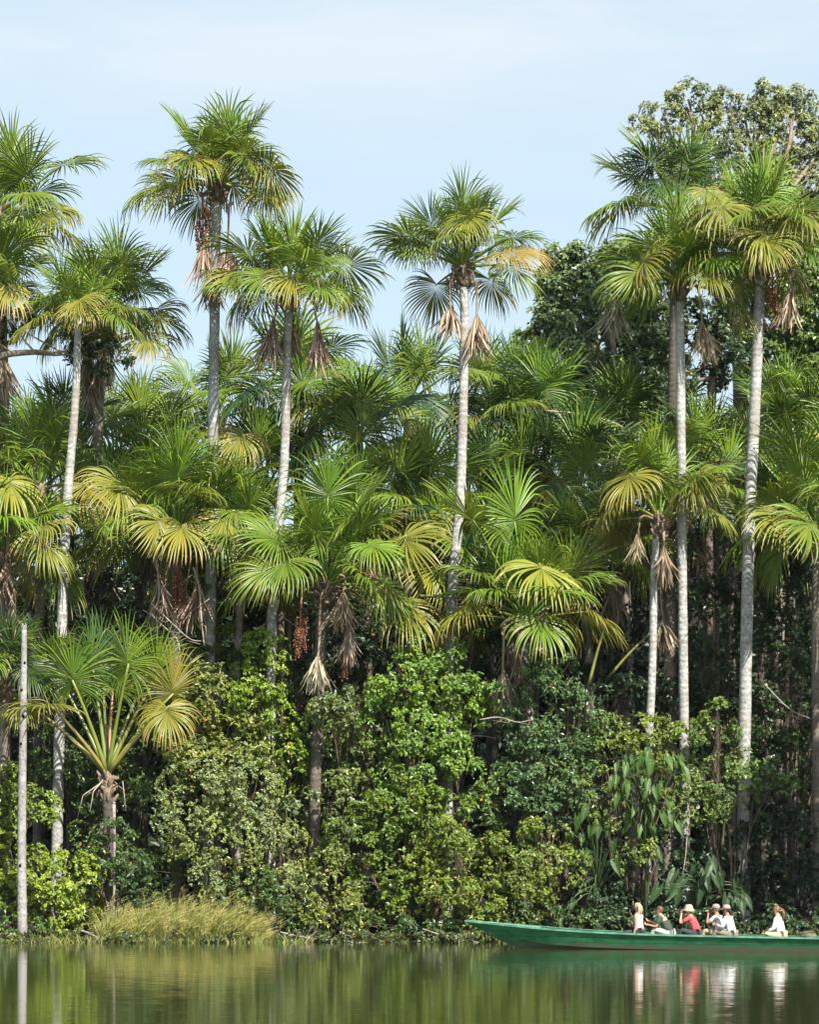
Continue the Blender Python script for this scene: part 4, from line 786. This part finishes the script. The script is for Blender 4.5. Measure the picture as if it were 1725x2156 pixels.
    for px in (1352, 1412, 1470, 1522, 1650, 1700, 1790):
        t = on_boat(px, 0); b = np.interp(t, ST, BM) - .05; mb = MB(); mb.box((t, 0, np.interp(t, ST, GZ) - .085), (.15, b, .018)); mb.box((t, 0, np.interp(t, ST, GZ) - .26), (.02, b * .7, .15))
        obj('bench', mb.me('bench', [wood], False), root)
    # a soft olive backpack lying on the last bench
    t = on_boat(1704, -.1); z = np.interp(t, ST, GZ) - .06; p = bw(t, -.1, z)
    ol = m_plain('olive_canvas', (.13, .135, .085), .9, .35, 9., .2, .5)
    bag = thing('backpack', 'slumped olive canvas backpack lying on the boat behind the people', 'bag', p); bag.rotation_euler[2] = BROT
    mb = MB(); mb.ball((0, 0, .10), (.24, .16, .12), 0, 16, 10); mb.ball((-.15, 0, .12), (.12, .14, .10), 0, 12, 8); obj('sack', mb.me('sack', [ol]), bag)
    mb = MB(); mb.ball((.02, -.13, .09), (.13, .06, .075), 0, 12, 8); obj('pocket', mb.me('pocket', [ol]), bag)
    mb = MB(); mb.tube(spline([(-.2, -.1, .14), (-.1, -.16, .22), (.06, -.12, .235), (.16, -.05, .2)], 10), .016, 6); obj('strap', mb.me('strap', [ol]), bag)

def skinned(name, nodes, edges, mats, parent, level=2):
    """nodes: list of (x, y, z, r) -> one continuous surface grown round the skeleton"""
    me = bpy.data.meshes.new('skel'); me.from_pydata([n[:3] for n in nodes], edges, []); o = bpy.data.objects.new('skel', me); COL.objects.link(o)
    sk = o.modifiers.new('s', 'SKIN'); sk.use_smooth_shade = True; sk.branch_smoothing = .3
    for i, n in enumerate(nodes):
        d = me.skin_vertices[0].data[i]; r = n[3]; d.radius = r if hasattr(r, '__len__') else (r, r); d.use_root = i == 0
    ss = o.modifiers.new('u', 'SUBSURF'); ss.levels = ss.render_levels = level
    bpy.context.view_layer.update()
    dg = bpy.context.evaluated_depsgraph_get(); new = bpy.data.meshes.new_from_object(o.evaluated_get(dg)); new.name = name
    bpy.data.objects.remove(o); bpy.data.meshes.remove(me)
    new.materials.clear()
    for m in mats: new.materials.append(m)
    new.polygons.foreach_set('use_smooth', np.ones(len(new.polygons), bool))
    return new
def merge(name, me, mb, mats):
    """adds the small shapes of a builder to a mesh"""
    v = [tuple(x.co) for x in me.vertices]; b = len(v); f = [tuple(p.vertices) for p in me.polygons]; mi = [0] * len(f)
    v += mb.v; f += [tuple(i + b for i in q) for q in mb.f]; mi += mb.m
    out = mesh(name, v, f, mats, mi); bpy.data.meshes.remove(me); return out

SKIN = [m_plain('skin', (.50, .28, .19), .55, .08, 8.), m_plain('skin_tan', (.34, .18, .11), .55, .08, 8.)]
EYE = m_plain('eye', (.02, .015, .012), .3, 0., 1.); LIP = m_plain('lip', (.36, .12, .10), .5, .05, 5.)
def person(label, px, s, lean, look, arms, legs, skin, shirt, trouser, sleeves, hair, hat=None, dz=0.):
    """faces -x; arms: (elbow, wrist) near then far, given from the shoulder; legs: (knee, ankle) near then far from the hip"""
    t = on_boat(px, s); z = np.interp(t, ST, GZ) - .067 + dz
    root = thing('person', label, 'person', bw(t, s, z), 'people in the boat'); root.rotation_euler[2] = BROT; root.scale = (1.06, 1.06, 1.06)
    le = math.radians(lean)
    def up(d, k=1.): return np.array([-math.sin(le * k) * d, 0, math.cos(le * k) * d])
    hip = np.array([0, 0, .11]); waist = hip + up(.17, .5); chest = waist + up(.19, 1.0); nb = chest + up(.15, 1.15); nk = nb + up(.06, .8)
    lk = math.radians(look); fw = np.array([-math.cos(lk), 0, math.sin(lk)]); hu = np.array([math.sin(lk), 0, math.cos(lk)])
    hb = nk + hu * .035 + fw * .02; hm = hb + hu * .075 + fw * .012; ht = hm + hu * .07 - fw * .012
    Nn = [(*hip, (.155, .125)), (*waist, (.135, .105)), (*chest, (.165, .115)), (*nb, (.085, .075)), (*nk, .055), (*hb, (.066, .070)), (*hm, (.078, .094)), (*ht, (.066, .078))]
    E = [(0, 1), (1, 2), (2, 3), (3, 4), (4, 5), (5, 6), (6, 7)]
    sh = [chest + up(.095, 1.1) + np.array([0, y, 0]) for y in (-.175, .175)]; mb = MB(); ws = []
    for i in (0, 1):
        e = sh[i] + np.array(arms[i][0]); w = sh[i] + np.array(arms[i][1]); ws.append((e, w)); k = len(Nn)
        pd = nrm(w - e); palm = w + pd * .065
        Nn += [(*sh[i], .060), (*((sh[i] + e) / 2), .050), (*e, .041), (*((e + w) / 2), .037), (*w, .027), (*palm, (.038, .018))]
        E += [(3, k), (k, k + 1), (k + 1, k + 2), (k + 2, k + 3), (k + 3, k + 4), (k + 4, k + 5)]
        sd = nrm(np.cross(pd, (0, 1, .2))); ya = np.cross(pd, sd); curl = -sd
        for q, ln in enumerate((.072, .082, .076, .058)):
            a = palm + pd * .012 + ya * (.027 - .018 * q); b1 = a + pd * ln * .45 + curl * ln * .1; c1 = b1 + pd * ln * .25 + curl * ln * .28; d1 = c1 + pd * .02 * ln + curl * ln * .3
            mb.tube([a, b1, c1, d1], [.0095, .009, .0082, .006], 6)
        a = w + pd * .035 + ya * .026; mb.tube([a, a + ya * .03 + pd * .02, a + ya * .035 + pd * .05 + curl * .01], [.012, .011, .008], 6)
    for i, y in ((0, -.085), (1, .085)):
        h = hip + np.array([-.02, y, -.02]); kn = h + np.array(legs[i][0]); an = h + np.array(legs[i][1]); k = len(Nn)
        Nn += [(*h, .088), (*((h + kn) / 2), .075), (*kn, .058), (*((kn + an) / 2 + np.array([.02, 0, 0])), .054), (*an, .036), (*(an + np.array([-.13, 0, -.045])), (.040, .028))]
        E += [(0, k), (k, k + 1), (k + 1, k + 2), (k + 2, k + 3), (k + 3, k + 4), (k + 4, k + 5)]
    me = skinned('body', [tuple(n[:3]) + (n[3],) for n in Nn], E, [SKIN[skin]], root)
    # face: nose, eyes, brows, mouth, ears
    for y in (-1, 1):
        mb.ball(hm + fw * .088 + hu * .006 + np.array([0, y * .032, 0]), (.012, .013, .008), 1, 8, 6)
        mb.tube([hm + fw * .092 + hu * .026 + np.array([0, y * .018, 0]), hm + fw * .085 + hu * .028 + np.array([0, y * .048, 0])], .005, 5, 1)
        mb.ball(hm - fw * .005 + hu * -.005 + np.array([0, y * .082, 0]), (.018, .010, .028), 0, 8, 6)
    mb.tube([hm + fw * .088 + hu * .012, hm + fw * .112 - hu * .022, hm + fw * .088 - hu * .03], [.010, .017, .009], 6)
    mb.tube([hb + fw * .072 + hu * .022 + np.array([0, -.026, 0]), hb + fw * .080 + hu * .022, hb + fw * .072 + hu * .022 + np.array([0, .026, 0])], .0055, 5, 2)
    obj('body', merge('body', me, mb, [SKIN[skin], EYE, LIP]), root)
    # shirt: torso and sleeves on the same skeleton, a little larger
    g = .022
    T = [(*(hip + np.array([0, 0, -.03])), (.165 + g, .135 + g)), (*waist, (.142 + g, .110 + g)), (*chest, (.165 + g, .115 + g)), (*(nb - up(.02)), (.092, .085)), (*(nb + up(.01)), (.072, .066))]
    TE = [(0, 1), (1, 2), (2, 3), (3, 4)]
    for i in (0, 1):
        e, w = ws[i]; k = len(T)
        if sleeves == 'none': T += [(*(sh[i] + np.array([0, -.045 * (-1 if i == 0 else 1), 0])), .062)]; TE += [(3, k)]
        elif sleeves == 'short': q = sh[i] + (e - sh[i]) * .75; T += [(*sh[i], .078), (*((sh[i] + q) / 2), .072), (*q, .068)]; TE += [(3, k), (k, k + 1), (k + 1, k + 2)]
        else: T += [(*sh[i], .078), (*((sh[i] + e) / 2), .068), (*e, .060), (*(e + (w - e) * .85), .044)]; TE += [(3, k), (k, k + 1), (k + 1, k + 2), (k + 2, k + 3)]
    obj('shirt', skinned('shirt', T, TE, [shirt], root), root)
    T = [(*(hip + np.array([0, 0, -.02])), (.168, .135))]; TE = []
    for i, y in ((0, -.085), (1, .085)):
        h = hip + np.array([-.02, y, -.02]); kn = h + np.array(legs[i][0]); an = h + np.array(legs[i][1]); k = len(T)
        T += [(*h, .102), (*((h + kn) / 2), .092), (*kn, .078), (*((kn + an) / 2), .072), (*(kn + (an - kn) * .9), .062)]; TE += [(0, k), (k, k + 1), (k + 1, k + 2), (k + 2, k + 3), (k + 3, k + 4)]
    obj('trousers', skinned('trousers', T, TE, [trouser], root), root)
    # hair
    R = np.column_stack([-fw, (0, 1, 0), hu]); mb = MB(); hc = hm + hu * .022 - fw * .012
    def local(p): return hc + R @ np.asarray(p, float)
    tmp = MB(); tmp.ball((0, 0, 0), (.108, .098, .112), 0, 16, 12)
    v = [p for p in tmp.v]; keep = [f for f in tmp.f if all(not (v[i][0] < -.045 and v[i][2] < .055) and v[i][2] > (-.075 if v[i][0] > .0 else .0) for i in f)]
    mb.add([local(p) for p in v], keep)
    style, hm_ = hair
    r = random.Random(int(px))
    if style == 'long':
        for k in range(26):
            y = -.085 + .17 * (k / 25); x = .04 + .05 * math.cos(y * 16) + r.gauss(0, .008)
            mb.tube(spline([local((x * .2, y * .9, .085)), local((x + .02, y * 1.12, .0)), local((x + .03, y * 1.2, -.12)), local((x - .0 + r.gauss(0, .012), y * 1.15, -.20 - r.uniform(0, .06)))], 7), [.016, .020, .022, .021, .018, .013, .005], 5)
    if style == 'tail':
        mb.ball(local((.11, 0, .03)), (.03, .03, .03), 0, 8, 6)
        for k in range(9):
            a, b = r.gauss(0, .014), r.gauss(0, .014); mb.tube(spline([local((.10, a * .3, .035)), local((.165, a, .0)), local((.185 + b, a * 1.3, -.14)), local((.165 + b, a * 1.6, -.28 - r.uniform(0, .06)))], 7), [.014, .020, .022, .022, .019, .013, .004], 5)
    if style == 'bun':
        for k in range(7): a = r.gauss(0, .02); mb.tube(spline([local((.06, a * 2, .0)), local((.11, a * 1.5, -.05)), local((.125, a * 2, -.13 - .03 * r.random()))], 5), [.016, .024, .026, .022, .008], 5)
    obj('hair', mb.me('hair', [hm_]), root)
    if hat:
        kind, hmat = hat; mb = MB()
        if kind == 'bucket':
            prof = [(.0, .142), (.055, .140), (.088, .122), (.104, .085), (.114, .040), (.120, .028), (.145, -.014), (.160, -.036), (.162, -.042), (.144, -.022), (.118, .015), (.110, .02)]
            n = 20; v = [local((q * math.cos(2 * PI * k / n) * 1.05, q * math.sin(2 * PI * k / n), z + .012 * math.sin(4 * PI * k / n) * (q > .15))) for q, z in prof for k in range(n)]
            mb.add(v, [(j * n + k, j * n + (k + 1) % n, (j + 1) * n + (k + 1) % n, (j + 1) * n + k) for j in range(len(prof) - 1) for k in range(n)])
        else:
            prof = [(.0, .128), (.05, .124), (.088, .102), (.109, .062), (.114, .020), (.112, .012), (.104, .02)]; n = 18
            v = [local((q * math.cos(2 * PI * k / n) * 1.02, q * math.sin(2 * PI * k / n) * .95, z)) for q, z in prof for k in range(n)]
            mb.add(v, [(j * n + k, j * n + (k + 1) % n, (j + 1) * n + (k + 1) % n, (j + 1) * n + k) for j in range(len(prof) - 1) for k in range(n)])
            v = []; m_ = 9
            for j in range(2):
                for i in range(m_):
                    a = -1.1 + 2.2 * i / (m_ - 1); ro = .108 + j * .085 * math.cos(a) ** .5
                    v += [local((-ro * math.cos(a), ro * math.sin(a) * .95, .018 - j * .020)), local((-ro * math.cos(a), ro * math.sin(a) * .95, .010 - j * .022))]
            f = []
            for i in range(m_ - 1):
                a, b = 2 * i, 2 * m_ + 2 * i
                f += [(a, a + 2, b + 2, b), (a + 1, b + 1, b + 3, a + 3), (b, b + 2, b + 3, b + 1)]
            mb.add(v, f)
        obj('hat', mb.me('hat', [hmat]), root)
    return root, hm, fw, hu

def people():
    def cloth(name, c, v=.12): return m_plain(name, c, .85, v, 7., .15, .35)
    white = cloth('white_cloth', (.66, .67, .70), .05); dgreen = cloth('dark_green_cloth', (.055, .080, .060)); red = cloth('red_cloth', (.42, .085, .095)); lgrey = cloth('light_grey_cloth', (.46, .45, .44)); slate = cloth('dark_slate_cloth', (.05, .06, .065)); khaki = cloth('khaki_cloth', (.42, .36, .26)); brown = cloth('brown_cloth', (.24, .2, .16))
    blond = m_plain('blonde_hair', (.46, .36, .22), .5, .3, 12.); bh = m_plain('brown_hair', (.12, .065, .035), .5, .3, 12.); dh = m_plain('dark_hair', (.035, .022, .016), .5, .3, 12.); aub = m_plain('auburn_hair', (.20, .09, .04), .45, .35, 12.); gh = m_plain('greying_hair', (.18, .16, .14), .6, .3, 12.)
    beige = cloth('beige_hat', (.38, .32, .245)); taupe = cloth('taupe_cap', (.30, .25, .23)); rose = cloth('rose_cap', (.34, .25, .235))
    low = ((-.40, -.06, -.02), (-.45, -.05, -.30)), ((-.40, .06, -.02), (-.45, .05, -.30))
    kneeup = ((-.38, -.06, .10), (-.52, -.06, -.26)), ((-.36, .08, .08), (-.50, .08, -.26))
    cross = ((-.36, -.20, .06), (-.12, -.06, -.02)), ((-.36, .2, .04), (-.22, .02, .0))
    person('long haired blonde woman in a white sleeveless top, nearest of the people to the bow', 1346, -.1, 4, 4, (((.03, -.05, -.27), (-.03, -.06, -.47)), ((-.03, .05, -.27), (-.18, .02, -.42))), low, 0, white, slate, 'none', ('long', blond))
    person('man in a dark green t-shirt and light grey trousers leaning forward with his hands out', 1410, -.05, 33, 2, (((-.10, -.05, -.24), (-.33, -.02, -.19)), ((-.16, .04, -.20), (-.42, .0, -.10))), kneeup, 0, dgreen, lgrey, 'short', ('short', bh))
    r3 = person('man in a red t-shirt and beige sun hat raising something dark to his eyes', 1468, -.05, 26, 0, (((-.24, -.06, -.15), (-.25, .06, .09)), ((-.24, .05, -.12), (-.25, -.06, .10))), kneeup, 0, red, slate, 'short', ('short', bh), ('bucket', beige))
    r4 = person('man in a white t-shirt and taupe cap raising binoculars, partly behind the rose cap', 1517, .22, 12, 0, (((-.22, -.06, -.18), (-.235, .06, .07)), ((-.22, .05, -.16), (-.235, -.06, .08))), kneeup, 1, white, khaki, 'short', ('short', gh), ('cap', taupe))
    person('person in a loose white shirt and rose coloured cap with dark hair gathered low', 1541, -.2, 15, 0, (((-.10, -.06, -.25), (-.30, .05, -.20)), ((-.12, .06, -.24), (-.32, -.05, -.18))), kneeup, 1, white, brown, 'long', ('bun', dh), ('cap', rose))
    person('woman with an auburn ponytail and white shirt sitting cross legged apart from the others', 1645, -.15, 12, 0, (((-.05, -.06, -.26), (-.24, -.05, -.36)), ((-.06, .06, -.26), (-.26, .03, -.34))), cross, 0, white, khaki, 'long', ('tail', aub))
    blk = m_plain('black_rubber', (.02, .02, .022), .4, .1, 5.)
    for (root, hm, fw, hu), lab in ((r3, 'small black binoculars held up by the man in the sun hat'), (r4, 'small black binoculars held up by the man in the taupe cap')):
        p = hm + fw * .115 + hu * .008; mb = MB()
        for y in (-.032, .032): mb.tube([p + np.array([0, y, 0]), p + fw * .05 + np.array([0, y, 0]), p + fw * .06 + np.array([0, y * 1.15, 0]), p + fw * .13 + np.array([0, y * 1.15, 0])], [.019, .019, .027, .029], 10)
        mb.box(p + fw * .06, (.03, .022, .012)); 
        R = Matrix.Rotation(BROT, 4, 'Z'); M = Matrix.Translation(root.location) @ R @ Matrix.Scale(1.06, 4)
        o = obj('binoculars', mb.me('binoculars', [blk])); o.matrix_world = M
        o.data.transform(Matrix.Translation(-Vector(p))); o.matrix_world = M @ Matrix.Translation(Vector(p))
        tag(o, lab, 'binoculars', None)

setting(); palms(); shrubs(); elephant_ears(); reeds(); lianas(); boat(); people(); light(); haze()
